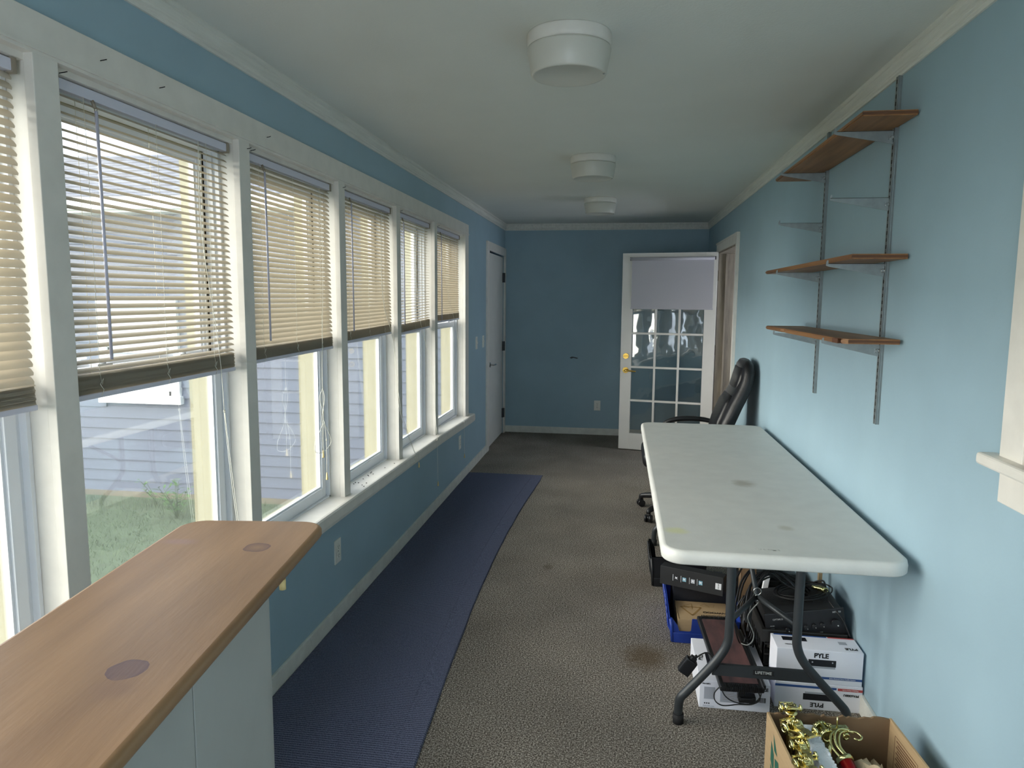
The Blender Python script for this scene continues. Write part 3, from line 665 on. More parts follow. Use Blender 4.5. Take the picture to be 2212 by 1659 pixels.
# local frame: x across (face at 0), y along; far end at local y = +.18
widths = [(-1.9, -1.62), (-1.617, -1.33), (-1.327, -1.03), (-1.027, -.72), (-.717, -.43), (-.427, -.128), (-.125, .178)]
for (a, c) in widths: MB().box(-.012, 0, a, c, .0, 1.076, bev=.0015).build('panel_board', 'paintply', hw, local=True)
MB().box(-.27, -.013, -1.9, .166, 0, 1.076).build('core', 'paintply', hw, local=True)
MB().box(-.27, -.0, .167, .178, 0, 1.076, bev=.001).build('end_board', 'paintply', hw, local=True)
lg = empty('pine_ledge', (-.60, 1.0, 1.078), LA, label='knotty pine ledge board with rounded corners capping the white half wall', cat='ledge')
def rrect(x0, x1, y0, y1, r, n=8, corners=(1, 1, 1, 1)):
    P = []
    for (cx, cy_, a0, use) in ((x1-r, y1-r, 0, corners[0]), (x0+r, y1-r, 90, corners[1]), (x0+r, y0+r, 180, corners[2]), (x1-r, y0+r, 270, corners[3])):
        if use:
            for i in range(n+1): a = R(a0+90*i/n); P.append((cx+r*math.cos(a), cy_+r*math.sin(a)))
        else: P.append((cx+(r if a0 in (0, 270) else -r), cy_+(r if a0 in (0, 90) else -r)))
    return P
def slab(b, pts, z0, z1, prof):
    """rounded-edge slab: prof = list of (inset, z)"""
    n = len(pts); cx = sum(p[0] for p in pts)/n; cy_ = sum(p[1] for p in pts)/n; rings = []
    for (ins, z) in prof:
        ring = []
        for i, p in enumerate(pts):
            a = Vector(pts[i-1]); c = Vector(pts[(i+1) % n]); t = (c-a).normalized(); nrm = Vector((t.y, -t.x))
            ring.append(b.bm.verts.new((p[0]-nrm.x*ins, p[1]-nrm.y*ins, z)))
        rings.append(ring)
    fs = []
    for A, B in zip(rings, rings[1:]):
        for i in range(n): f = b.bm.faces.new((A[i], A[(i+1) % n], B[(i+1) % n], B[i])); f.smooth = True; fs.append(f)
    b.bm.faces.new(rings[0][::-1]); b.bm.faces.new(rings[-1])
    for v in [v for r in rings for v in r]: v.co = b.M @ v.co
    return b
b = MB(); slab(b, rrect(-.292, .025, -1.9, .485, .055), 0, .024, [(.010, 0), (.003, .002), (0, .007), (0, .017), (.003, .0215), (.010, .024)])
b.build('ledge_board', 'ledge', lg, local=True)
MB().cyl((.018, .20, -.008), .006, .02, seg=10).build('dowel', 'tassel', lg, local=True)

# ------------------------------------------------------------------ rug
b = MB(); n = 30
A = []
for i in range(n+1):
    y = .9+(6.34-.9)*i/n; xr = -.655+.075*math.sin(PI*max(0, min(1, (y-2.2)/4.1)))*-1+random.uniform(-.002, .002); xl = -1.343
    A.append([(xl, y), (xl+.1, y), (xr-.10, y), (xr-.095, y), (xr-.004, y), (xr, y)])
A[-1][-1] = (A[-1][-1][0]-.01, A[-1][-1][1]-.01)
zz = [.006, .008, .008, .0065, .008, .003]
V = [[b.bm.verts.new((p[0], p[1], z+.0008*math.sin(i*1.7)+.0008)) for p, z in zip(row, zz)] for i, row in enumerate(A)]
V2 = [[b.bm.verts.new((p[0], p[1], .0)) for p in row] for row in A]
for i in range(n):
    for j in range(5):
        b.bm.faces.new((V[i][j], V[i][j+1], V[i+1][j+1], V[i+1][j]))
    b.bm.faces.new((V[i][5], V2[i][5], V2[i+1][5], V[i+1][5])); b.bm.faces.new((V[i][0], V[i+1][0], V2[i+1][0], V2[i][0]))
for j in range(5): b.bm.faces.new((V[n][j], V[n][j+1], V2[n][j+1], V2[n][j]))
for f in b.bm.faces: f.smooth = False
place(b.build('rug_runner', 'rug', label='long dark blue ribbed runner rug lying along the left baseboard', cat='rug'))

# ------------------------------------------------------------------ folding table
ZTt = .775
tb = empty('folding_table', (.56, 3.62, 0), label='long white plastic folding table with dark grey bent tube legs', cat='table')
b = MB(); slab(b, rrect(.160, .948, 2.345, 4.905, .075), 0, 0, [(.020, ZTt-.048), (.006, ZTt-.048), (.001, ZTt-.043), (0, ZTt-.020), (.003, ZTt-.006), (.010, ZTt-.001), (.016, ZTt)])
b.build('tabletop', 'plastictop', tb)
text('LIFETIME', .022, 'plastictop', 'embossed_mark', tb, (.505, 2.405, ZTt+.0006), (1, 0, 0), (0, 1, 0), .0004)
for (yl, s_) in ((2.62, 1), (4.63, -1)):
    lf = empty('leg_frame', (.56, yl, 0)); lf.parent = tb; lf.location = wm(tb).inverted() @ Vector((.56, yl, 0))
    for (xa, xf) in ((.430, .258), (.672, .862)):
        k = 1 if xf > xa else -1
        q = MB(); q.tube([(xa, yl, .728), (xa, yl, .60), (xa-.001*k, yl, .40), (xa+.004*k, yl, .335), (xa+.030*k, yl, .280), (xa+(abs(xf-xa)*.45)*k, yl, .215), (xf-.03*k, yl, .135), (xf-.006*k, yl, .105), (xf, yl+.004, .07), (xf, yl+.006, .02)], .0165, seg=14, smooth=5)
        lo = q.build('leg', 'leg', lf)
        MB().cyl((xf, yl+.006, .019), .0205, .038, seg=16).build('rubber_foot', 'rubber', lf)
    MB().prism([(.375, .207), (.752, .207), (.722, .250), (.402, .250)], 'Y', yl-.004, yl+.010).build('crossbar', 'leg', lf)
    pz = .46; ap = (.556, yl+s_*.17, .455)
    for xa in (.430, .672):
        MB().tube([(xa, yl, .42), ap], .0105, seg=6, smooth=0).build('brace', 'leg', lf)
    MB().tube([ap, (.556, yl+s_*.62, .715)], .0105, seg=6, smooth=0).build('center_strut', 'leg', lf)
    MB().torus((.556, ap[1]-.01*s_, .478), .014, .0022, 'Y', 18, 6).torus((.556, ap[1]-.012*s_, .453), .011, .0018, 'Y', 18, 6).build('locking_ring', 'chrome', lf)
    if s_ == 1:
        MB().box(.522, .596, yl-.0048, yl-.0038, .222, .240).box(.521, .597, yl-.0052, yl-.0046, .2395, .2405).box(.521, .597, yl-.0052, yl-.0046, .2215, .2225).build('badge', 'slot', lf)
        text('LIFETIME', .0155, 'label', 'badge_lettering', lf, (.559, yl-.0055, .231), (1, 0, 0), (0, 0, 1), .0002)
    MB().box(.30, .82, yl+(.0 if s_ > 0 else -.02), yl+(.02 if s_ > 0 else .0), .712, .728).build('hinge_bar', 'leg', lf)

# ------------------------------------------------------------------ office chair
ch = empty('office_chair', (.50, 5.36, 0), label='black leather office chair pushed behind the far end of the table', cat='chair')
def loft(b, secs, n=20, e=3.2):
    """secs: (center, halfwidth along Y, halfthickness, thickness direction vector)"""
    rings = []
    for (c, hw_, ht, d) in secs:
        c = Vector(c); d = Vector(d).normalized(); ring = []
        for i in range(n):
            a = 2*PI*i/n; ca, sa = math.cos(a), math.sin(a)
            u = math.copysign(abs(ca)**(2/e), ca); v = math.copysign(abs(sa)**(2/e), sa)
            ring.append(b.bm.verts.new(c+Vector((0, 1, 0))*hw_*u+d*ht*v))
        rings.append(ring)
    for A, B in zip(rings, rings[1:]):
        for i in range(n): b.bm.faces.new((A[i], A[(i+1) % n], B[(i+1) % n], B[i]))
    b.bm.faces.new(rings[0]); b.bm.faces.new(rings[-1][::-1])
    for f in b.bm.faces: f.smooth = True
    return b
cyc = 5.36
back = []
for (x, z, hw_, ht, dx, dz) in ((.700, .50, .17, .02, 1, -.25), (.705, .53, .22, .045, 1, -.25), (.730, .62, .245, .058, 1, -.3), (.775, .74, .25, .06, 1, -.35), (.825, .86, .248, .058, 1, -.4), (.872, .96, .24, .056, 1, -.35), (.900, 1.04, .235, .054, 1, -.1), (.908, 1.10, .225, .052, 1, .1), (.905, 1.15, .195, .042, 1, .2), (.902, 1.178, .14, .022, 1, .3)):
    back.append(((x, cyc, z), hw_, ht, (dx, 0, dz)))
loft(MB(), back).build('backrest', 'leather', ch)
q = MB()                                                             # headrest and centre cushions standing proud
loft(q, [((.690, cyc, .56), .15, .012, (1, 0, -.25)), ((.690, cyc, .60), .17, .03, (1, 0, -.25)), ((.725, cyc, .74), .175, .03, (1, 0, -.3)), ((.775, cyc, .87), .175, .03, (1, 0, -.35)), ((.800, cyc, .93), .16, .012, (1, 0, -.35))])
q.build('back_cushion', 'leather', ch)
loft(MB(), [((.835, cyc, .955), .15, .012, (1, 0, -.3)), ((.848, cyc, .99), .17, .03, (1, 0, -.3)), ((.870, cyc, 1.07), .17, .032, (1, 0, 0)), ((.875, cyc, 1.13), .15, .022, (1, 0, .2))]).build('headrest', 'leather', ch)
q = MB(); q.box(.19, .70, cyc-.25, cyc+.25, .40, .515, bev=.05, seg=4)
for f in q.bm.faces: f.smooth = True
q.build('seat', 'leather', ch)
for sy in (-1, 1):
    y = cyc+sy*.275
    MB().tube([(.60, y, .43), (.50, y+sy*.01, .44), (.36, y+sy*.012, .52), (.345, y+sy*.01, .60), (.385, y+sy*.005, .655), (.46, y, .682), (.56, y, .69), (.66, y, .685), (.74, y-sy*.01, .67)], .02, seg=10, smooth=4, radii=[.014, .015, .016, .016, .018, .02, .02, .019, .016]).build('armrest', 'blackplastic', ch)
MB().cyl((.5, cyc, .27), .025, .26, seg=16).cyl((.5, cyc, .20), .035, .12, seg=16).build('gas_column', 'blackplastic', ch)
MB().box(.36, .62, cyc-.10, cyc+.10, .385, .405, bev=.004).build('mechanism', 'leg', ch)
MB().cyl((.5, cyc, .115), .045, .07, seg=18).build('hub', 'blackplastic', ch)
for i in range(5):
    a = R(150+72*i); dx, dy = math.cos(a), math.sin(a); rr = .335
    sp = MB().tube([(.5+dx*.03, cyc+dy*.03, .125), (.5+dx*.18, cyc+dy*.18, .115), (.5+dx*rr, cyc+dy*rr, .088), (.5+dx*(rr+.01), cyc+dy*(rr+.01), .06)], .02, radii=[.03, .024, .019, .014], seg=10, smooth=4).build('base_leg', 'blackplastic', ch)
    q = MB(); cx, cy2 = .5+dx*(rr+.012), cyc+dy*(rr+.012)
    q.M = Matrix.Translation((cx, cy2, .028)) @ Matrix.Rotation(R(20+i*50), 4, 'Z')
    q.cyl((0, -.017, 0), .0275, .016, 'Y', 18); q.cyl((0, .017, 0), .0275, .016, 'Y', 18); q.cyl((0, 0, .004), .02, .03, 'Y', 12); q.box(-.016, .016, -.014, .014, .01, .036, bev=.005)
    q.build('caster', 'blackplastic', sp)

# ------------------------------------------------------------------ cartons under the table
def carton(name, x0, x1, y0, y1, z0, z1, lab):
    o = empty(name, ((x0+x1)/2, (y0+y1)/2, z0), label=lab, cat='box', group='white printed audio cartons')
    MB().box(x0, x1, y0, y1, z0, z1, bev=.0015, seg=1).build('carton_body', 'cardwhite', o)
    return o
UX, UZ, UY = (1, 0, 0), (0, 0, 1), (0, 1, 0)
e_ = .0007
def pr(name, m, *bx, parent):
    return MB().box(*bx).build(name, m, parent)
c = carton('amplifier_box', .645, .968, 2.800, 2.925, .109, .246, 'upper of two white PYLE cartons stacked against the blue wall')
y = 2.800
pr('printed_stripe', 'printblue', .645, .968, y-e_, y, .130, .139, parent=c); pr('printed_stripe', 'printblue', .655, .86, 2.914, 2.922, .246, .246+e_, parent=c)
pr('printed_stripe', 'printred', .865, .965, 2.914, 2.922, .246, .246+e_, parent=c)
pa = pr('pictured_amplifier', 'printblack', .765, .868, y-e_, y, .181, .208, parent=c); pr('pictured_amplifier', 'printblack', .682, .775, 2.870, 2.902, .246, .246+e_, parent=c)
pr('small_print', 'printgrey', .895, .925, 2.862, 2.886, .246, .246+e_, parent=c); pr('printed_reflection', 'printgrey', .768, .866, y-e_, y, .173, .181, parent=c)
text('PYLE', .026, 'ink', 'brand_lettering', c, (.812, y-.0009, .224), UX, UZ, .0009)
text('PYLE', .022, 'ink', 'brand_lettering', c, (.930, 2.828, .2470), (-1, 0, 0), (0, -1, 0), .0007)
text('PFA600BU', .008, 'ink', 'model_lettering', c, (.700, 2.836, .2470), (-1, 0, 0), (0, -1, 0), .0002)
text('Built-in Bluetooth Stereo Amplifier Receiver', .006, 'printwhite', 'strip_lettering', c, (.895, y-.0009, .1345), UX, UZ, .0001, sx=.9)
for xx, zz in ((.780, .197), (.855, .199)): MB().cyl((xx, y-.001, zz), .003, .0006, 'Y', 10).build('pictured_knob', 'printgrey', pa)
c = carton('amplifier_box', .645, .972, 2.798, 2.925, 0, .108, 'lower of two white PYLE cartons stacked, printed upside down')
y = 2.798
pr('printed_stripe', 'printblue', .645, .875, y-e_, y, .089, .098, parent=c); pr('printed_stripe', 'printred', .880, .972, y-e_, y, .087, .097, parent=c)
pr('pictured_amplifier', 'printblack', .752, .862, y-e_, y, .040, .066, parent=c); pr('printed_reflection', 'printgrey', .758, .852, y-e_, y, .066, .074, parent=c)
text('PFA600BU', .013, 'ink', 'model_lettering', c, (.930, y-.0009, .071), (-1, 0, 0), (0, 0, -1), .0004)
text('PYLE', .024, 'ink', 'brand_lettering', c, (.805, y-.0009, .022), (-1, 0, 0), (0, 0, -1), .0008)
text('Premium Home Audio', .0065, 'printwhite', 'strip_lettering', c, (.926, y-.0009, .092), (-1, 0, 0), (0, 0, -1), .0001)
c = carton('amplifier_box', .348, .617, 2.745, 3.105, 0, .113, 'separate white PYLE carton with a barcode, under the long black device')
y = 2.745
pr('text_block', 'printgrey', .366, .408, y-e_, y, .038, .088, parent=c); pr('text_block', 'printgrey', .428, .52, y-e_, y, .030, .092, parent=c)
q = MB()
for k_ in range(13): xx = .573+k_*.0022; q.box(xx, xx+random.choice((.0007, .0012, .0016)), y-e_, y, .040, .060)
q.build('barcode', 'ink', c, kind='stuff')
for k_ in range(3): MB().cyl((.370+k_*.008, y-.0003, .020), .0028, .0008, 'Y', 10).build('printed_dot', 'ink', c)
pr('pictured_amplifier', 'printblack', .392, .43, 2.87, 2.98, .113, .113+e_, parent=c)
q = MB()
for k_ in range(7): q.box(.437, .505-(k_ % 3)*.012, y-.0009, y-.0002, .084-k_*.007, .0848-k_*.007)
q.build('small_print', 'printtan', c, kind='stuff')
text('PYLE', .018, 'ink', 'brand_lettering', c, (.590, y-.0009, .094), UX, UZ, .0006)
text('PYLE', .022, 'ink', 'brand_lettering', c, (.372, 2.93, .1138), (.15, 1, 0), (-1, .15, 0), .0008)
text('PFA600BU', .007, 'ink', 'model_lettering', c, (.374, y-.0009, .101), UX, UZ, .0003)
text('PyleUSA.com', .008, 'printgrey', 'web_lettering', c, (.385, y-.0009, .009), UX, UZ, .0001)

# long flat black device with ribbed ends, lying on the carton
dv = empty('flat_black_device', (.485, 2.94, .115), label='long flat black device with ribbed ends and dusty reddish face, lying on a carton', cat='electronic device')
P1 = Vector((.497, 2.665, .140)); P2 = Vector((.467, 3.235, .163)); dd = (P2-P1); Ld = dd.length; yv = dd.normalized(); xv = Vector((1, 0, 0)); xv = (xv-yv*xv.dot(yv)).normalized(); zv = xv.cross(yv)
TM = Matrix([[xv[i], yv[i], zv[i], P1[i]] for i in range(3)]+[[0, 0, 0, 1]])
q = MB(); q.M = TM; q.box(-.083, .083, 0, Ld, -.022, 0, bev=.008, seg=3); q.build('casing', 'blackplastic', dv)
q = MB(); q.M = TM; q.box(-.066, .066, .03, Ld-.035, -.002, .0012); q.build('dusty_face', 'reddust', dv, label='dusty reddish brown face')
q = MB(); q.M = TM
for k_ in range(19):
    xx = -.062+k_*.0069; q.box(xx, xx+.003, -.003, .022, -.018, .003); q.box(xx, xx+.003, Ld-.024, Ld+.003, -.018, .003)
q.build('end_ribs', 'blackplastic', dv)
q = MB(); q.M = TM; q.box(.07, .095, .03, Ld-.10, -.024, -.006, bev=.003); q.build('side_rail', 'leg', dv)
MB().box(.488, .516, 2.700, 2.728, .075, .128, bev=.004).box(.490, .555, 2.695, 2.735, .060, .085, bev=.005).box(.495, .54, 2.688, 2.700, .072, .084, bev=.003).build('foot_clamp', 'blackplastic', dv)
cb = MB(); yq = 2.712
cb.tube([(.445, 2.72, .135), (.424, yq, .115), (.400, yq-.005, .085), (.405, yq-.01, .055), (.435, yq-.01, .040), (.49, yq-.01, .050), (.54, yq-.01, .055), (.570, yq-.008, .075), (.565, yq, .100), (.545, 2.72, .125)], .0024, seg=6, smooth=5)
cb.tube([(.424, yq, .110), (.440, yq-.01, .080), (.475, yq-.012, .060), (.53, yq-.012, .056), (.56, yq-.01, .072), (.574, yq-.005, .095), (.572, 2.72, .125)], .0024, seg=6, smooth=5)
cb.build('power_cable', 'cable', dv)
cb = MB(); cb.tube([(.325, 2.715, .216), (.345, 2.72, .232), (.375, 2.75, .226), (.405, 2.79, .18), (.415, 2.83, .150)], .0026, seg=6, smooth=5)
cb.cyl((0, 0, 0), .0001, .0001)
q = empty('power_adapter', (.292, 2.715, .15), label='black plug-in power adapter dangling beside the left table leg', cat='power adapter')
cb.build('adapter_cable', 'cable', q)
bb = MB(); bb.M = Matrix.Translation((.296, 2.712, .187)) @ Matrix.Rotation(R(33), 4, 'Y'); bb.box(-.024, .024, -.016, .016, -.036, .030, bev=.005); bb.box(-.012, .012, -.012, .012, .028, .045, bev=.004)
bb.build('adapter_body', 'blackplastic', q)
bb = MB(); bb.M = Matrix.Translation((.296, 2.712, .187)) @ Matrix.Rotation(R(33), 4, 'Y'); bb.tube([(0, 0, .04), (.004, 0, .055)], .005, smooth=0); bb.build('strain_relief', 'rubber', q)

# plastic bins
def bin_(name, x0, x1, y0, y1, h, m, lab, hf, hb, fl=.022):
    o = empty(name, ((x0+x1)/2, (y0+y1)/2, 0), label=lab, cat='storage bin')
    t = .004; q = MB()
    q.box(x0, x1, y0, y1, 0, t)
    for (x, sg_) in ((x0, -1), (x1, 1)):
        A = [(x, y0, 0), (x, y1, 0), (x+sg_*fl, y1, h if hb is None else hb), (x+sg_*fl, y1-.05, h), (x+sg_*fl, y0+.16, h), (x+sg_*fl*.8, y0, h if hf is None else hf)]
        B_ = [(p_[0]-sg_*t, p_[1], p_[2]) for p_ in A]; va = [q.bm.verts.new(p_) for p_ in A]; vb = [q.bm.verts.new(p_) for p_ in B_]
        q.bm.faces.new(va); q.bm.faces.new(vb[::-1])
        for i in range(6): q.bm.faces.new((va[i], vb[i], vb[(i+1) % 6], va[(i+1) % 6]))
    for (ya, hh) in ((y0, hf), (y1-t, hb)):
        k = fl*.8
        if hh: q.prism([(x0, 0), (x1, 0), (x1+k, hh), (x0+.088, hh), (x0+.084, hh*.5), (x0+.078, .055), (x0+.030, .055), (x0+.022, hh*.7), (x0-.004, hh), (x0-k, hh)], 'Y', ya, ya+t)
        else: q.prism([(x0, 0), (x1, 0), (x1+k, h), (x0-k, h)], 'Y', ya, ya+t)
    q.build('bin_body', m, o)
    n_ = 8
    for k_ in range(n_):
        t_ = k_/(n_-1); ya = y0+.035+t_*(y1-y0-.07); hh = h if ya > y0+.15 else (hf or h)+((h-(hf or h))*(ya-y0)/.16)
        MB().tube([(x0-.004, ya-.012, .045), (x0-.006-fl*.5, ya-.004, hh*.5), (x0-.003-fl, ya+.004, hh-.004)], .0055, seg=6, smooth=2).build('rib', m, o)
    q = MB(); q.tube([(x0+.001, y0+.001, 0.004), (x0-.004, y0+.001, .06), (x0-.010, y0+.002, (hf or h)-.004)], .009, seg=10, smooth=0); q.box(x0-.002, x1, y0-.006, y0, 0, .050, bev=.003); q.build('foot_band', m, o)
    return o
bin_('storage_bin', .283, .575, 3.285, 3.72, .160, 'blue', 'dark blue plastic bin with a notched front holding the kraft carton', .118, None)
bin_('storage_bin', .222, .50, 3.945, 4.27, .165, 'blackplastic', 'black ribbed plastic bin with a notched end behind the blue bin', None, .165, .018)
c = empty('kraft_carton', (.43, 3.42, .005), label='flat kraft carton printed KENWOOD upside down, lying in the blue bin', cat='box')
MB().box(.306, .552, 3.297, 3.508, .006, .110, bev=.001, seg=1).build('carton_body', 'kraft', c)
MB().box(.3065, .3105, 3.299, 3.506, .108, .113, bev=.0005, seg=1).build('lid_flap', 'kraft', c)
text('KENWOOD', .026, 'ink', 'brand_lettering', c, (.500, 3.388, .1112), (-1, 0, 0), (0, -1, 0), .0004)
q = MB()
def tri(pts, w_=.0035):
    for a, b2 in zip(pts, pts[1:]+pts[:1]):
        a = Vector(a); b2 = Vector(b2); t_ = (b2-a).normalized(); n_ = Vector((-t_.y, t_.x))*w_
        q.quad([(a-n_).to_3d()+Vector((0, 0, .1106)), (a+n_).to_3d()+Vector((0, 0, .1106)), (b2+n_).to_3d()+Vector((0, 0, .1106)), (b2-n_).to_3d()+Vector((0, 0, .1106))])
tri([(.330, 3.44), (.378, 3.345), (.428, 3.44)], .0045); tri([(.345, 3.452), (.385, 3.478), (.385, 3.415)], .0016); tri([(.425, 3.462), (.450, 3.488), (.470, 3.448)], .0012); tri([(.450, 3.468), (.495, 3.482), (.488, 3.452)], .0012)
q.build('printed_triangles', 'printtan', c)
c = empty('accessory_box', (.385, 3.455, .203), R(-22), label='slim black box with a column of small white icons, tilted across the two bins', cat='box')
MB().box(-.155, .155, -.030, .030, .0, .092, bev=.0015, seg=1).build('box_body', 'dustyblack', c, local=True)
MB().box(.118, .146, -.0306, -.0299, .030, .060).build('white_sticker', 'printwhite', c, local=True)
text('MRV-250C', .0055, 'ink', 'sticker_lettering', c, wm(c) @ Vector((.132, -.0308, .045)), wm(c).to_3x3() @ Vector((0, 0, -1)), wm(c).to_3x3() @ Vector((1, 0, 0)), .0001)
for k_, xx in enumerate((-.082, -.042, .000, .038)):
    ic = MB().box(xx, xx+.018, -.0306, -.0299, .034, .054).build('icon', ('printblack', 'printlight', 'printgrey', 'printlight')[k_], c, local=True)
    MB().prism([(xx+.003, .038), (xx+.008, .043), (xx+.015, .037), (xx+.013, .046), (xx+.016, .051), (xx+.009, .048), (xx+.004, .052)], 'Y', -.0310, -.0305).build('icon_symbol', 'printwhite', ic if False else c, local=True)
    MB().box(xx-.0085, xx-.007, -.0306, -.0299, .028, .060).build('icon_caption', 'printwhite', c, local=True)
c = empty('cable_tray_box', (.44, 3.64, .075), label='thin black box showing a torn white edge, inside the blue bin behind the kraft carton', cat='box')
MB().box(.30, .56, 3.520, 3.70, .006, .200, bev=.001, seg=1).build('box_body', 'printblack', c)
MB().box(.335, .40, 3.5192, 3.5202, .190, .1935).box(.42, .47, 3.5192, 3.5202, .184, .187).box(.49, .55, 3.5192, 3.5202, .178, .181).build('torn_edge', 'printwhite', c)

# milk crate: lattice walls
cr = empty('milk_crate', (.785, 3.13, 0), label='black lattice milk crate standing behind the white cartons', cat='crate')
x0, x1, y0, y1, h = .622, .948, 2.955, 3.285, .248
q = MB()
for z in (0.0, .045, .09, .135, .18): q.box(x0, x1, y0, y0+.008, z, z+.007); q.box(x0, x1, y1-.008, y1, z, z+.007); q.box(x0, x0+.008, y0, y1, z, z+.007); q.box(x1-.008, x1, y0, y1, z, z+.007)
for k_ in range(9):
    t_ = k_/8; xx = x0+(x1-x0-.008)*t_; q.box(xx, xx+.008, y0, y0+.006, 0, h-.02); q.box(xx, xx+.008, y1-.006, y1, 0, h-.02)
    yy = y0+(y1-y0-.008)*t_; q.box(x0, x0+.006, yy, yy+.008, 0, h-.02); q.box(x1-.006, x1, yy, yy+.008, 0, h-.02)
q.build('lattice', 'crate', cr)
q = MB()
for (a, b2, c_, d_) in ((x0-.006, x1+.006, y0-.006, y0+.010), (x0-.006, x1+.006, y1-.010, y1+.006), (x0-.006, x0+.010, y0, y1), (x1-.010, x1+.006, y0, y1)):
    q.box(a, b2, c_, d_, h-.055, h, bev=.004)
q.build('rim_band', 'crate', cr); MB().box(x0, x1, y0, y1, 0, .004).build('crate_floor', 'crate', cr)
# amplifier sunk in the crate
am = empty('amplifier', (.79, 3.11, .24), label='black amplifier with a row of knobs and vent grille, tilted in the milk crate', cat='amplifier')
AM = Matrix.Translation((.788, 2.968, .275)) @ Matrix.Rotation(R(-9.5), 4, 'Y') @ Matrix.Rotation(R(0), 4, 'X')
# local: x across, y depth, z up; top at +.058
q = MB(); q.M = AM; q.box(-.150, .150, .004, .265, -.050, .057, bev=.004); q.build('cabinet', 'dustyblack', am)
q = MB(); q.M = AM; q.box(-.158, .158, -.006, .006, -.052, .058, bev=.003); q.build('front_panel', 'blackplastic', am)
q = MB(); q.M = AM
for r__ in range(6):
    for k_ in range(34): xx = -.115+k_*.007; q.box(xx, xx+.0035, .07+r__*.028, .09+r__*.028, .0565, .0580)
q.build('vent_grille', 'slot', am, kind='stuff')
for (xx, rr, zz) in ((-.072, .009, -.012), (-.030, .009, -.010), (.002, .009, -.008), (.034, .009, -.006), (.066, .009, -.004), (.118, .017, .0)):
    q = MB(); q.M = AM; q.cyl((xx, -.012, zz), rr, .016, 'Y', 18, r2=rr*.88); ko = q.build('knob', 'blackplastic', am)
    q = MB(); q.M = AM; q.cyl((xx+rr*.4, -.0215, zz-rr*.5), rr*.16, .003, 'Y', 8); q.build('pointer', 'label', ko)
def amt(st, sz, x, z):
    o3 = AM @ Vector((x, -.0075, z)); xd = (AM.to_3x3() @ Vector((1, 0, 0))); zd = (AM.to_3x3() @ Vector((0, 0, 1)))
    text(st, sz, 'label', 'panel_lettering', am, o3, xd, zd, .0001)
amt('OPTIMUS', .010, -.105, .032); amt('MPA-50', .010, .128, .044); amt('40 WATT', .010, .045, -.040); amt('POWER', .005, -.13, .005)
q = MB(); q.M = AM; q.box(-.138, -.122, -.012, -.005, -.015, -.003, bev=.002); q.build('power_switch', 'blackplastic', am)

# cables on and beside the amplifier
rnd = random.Random(3)
q = MB()
for k_ in range(5):
    R0 = .062+.008*k_; cx, cy2 = .80+rnd.uniform(-.01, .01), 3.10+rnd.uniform(-.02, .02)
    pts = []
    for i in range(13):
        a = 2*PI*i/12; pts.append((cx+R0*1.25*math.cos(a), cy2+R0*math.sin(a), .352+(.0035*k_)+(cx+R0*1.25*math.cos(a)-.79)*.165+rnd.uniform(0, .004)))
    q.tube(pts, .003, seg=6, smooth=4)
q.tube([(.87, 3.16, .385), (.90, 3.13, .40), (.885, 3.02, .375), (.905, 2.965, .345), (.93, 2.94, .31), (.955, 2.93, .25)], .0038, seg=6, smooth=5)
place(q.build('coiled_cable', 'cable', label='thin black cable coiled on top of the amplifier', cat='cable'))
q = MB(); q.tube([(.845, 3.10, .385), (.87, 3.08, .388), (.885, 3.06, .39)], .010, seg=12, smooth=2, radii=[.008, .011, .011])
q.torus((.887, 3.057, .39), .009, .003, 'Y', 16, 6)
place(q.build('audio_plug', 'palegold', label='dark metal round audio plug lying on the amplifier grille', cat='plug'))
q = MB()
for k_ in range(13):
    a0 = rnd.uniform(0, 1); x_ = .575+rnd.uniform(-.03, .06); y_ = 3.02+rnd.uniform(-.06, .22)
    pts = [(x_-.07, y_-.10, .27+rnd.uniform(0, .06)), (x_-.03, y_, .34+rnd.uniform(0, .08)), (x_+.04, y_+.07, .41+rnd.uniform(0, .05)), (x_+.11, y_+.10, .39+rnd.uniform(0, .05)), (x_+.18, y_+.08, .38), (x_+.22, y_+.12, .34)]
    q.tube(pts, .0042, seg=6, smooth=4)
for k_ in range(4):
    x_ = .540+rnd.uniform(-.02, .04); y_ = 2.98+rnd.uniform(0, .14)
    q.tube([(x_+.02, y_, .36), (x_-.02, y_-.02, .29), (x_-.01, y_-.03, .2), (x_+.02, y_-.01, .14), (x_+.04, y_+.02, .17), (x_+.03, y_+.04, .03)], .003, seg=6, smooth=4)
place(q.build('cable_tangle', 'cable', label='tangled heap of thick black cables spilling between crate and blue bin', cat='cables', kind='stuff'))
q = MB(); q.tube([(.556, 2.782, .44), (.566, 2.80, .425), (.548, 2.83, .38), (.538, 2.85, .34), (.552, 2.86, .30), (.566, 2.86, .265), (.562, 2.86, .235), (.545, 2.87, .212), (.525, 2.89, .208)], .0022, seg=6, smooth=5)
place(q.build('hanging_cable', 'greycable', label='thin grey cable hanging in a curve from the ring under the table', cat='cable'))
q = MB(); q.M = Matrix.Translation((.640, 3.42, 0)) @ Matrix.Rotation(R(-4), 4, 'Z'); q.box(-.035, .035, -.004, .004, 0, .41); q.box(-.035, -.029, -.004, .10, 0, .40); q.box(.029, .035, -.004, .10, 0, .40); q.box(-.035, .035, .096, .10, 0, .40)
place(q.build('upright_carton', 'kraftin', label='narrow open kraft carton standing upright behind the cables', cat='box'))
q = empty('printed_sleeve', (.665, 3.36, .2), label='white and black printed sleeve poking out of the cables', cat='packet')
s_ = MB(); s_.M = Matrix.Translation((.665, 3.35, 0)) @ Matrix.Rotation(R(8), 4, 'Y'); s_.box(-.012, .012, -.01, .01, .0, .47, bev=.002); s_.build('sleeve', 'printwhite', q)
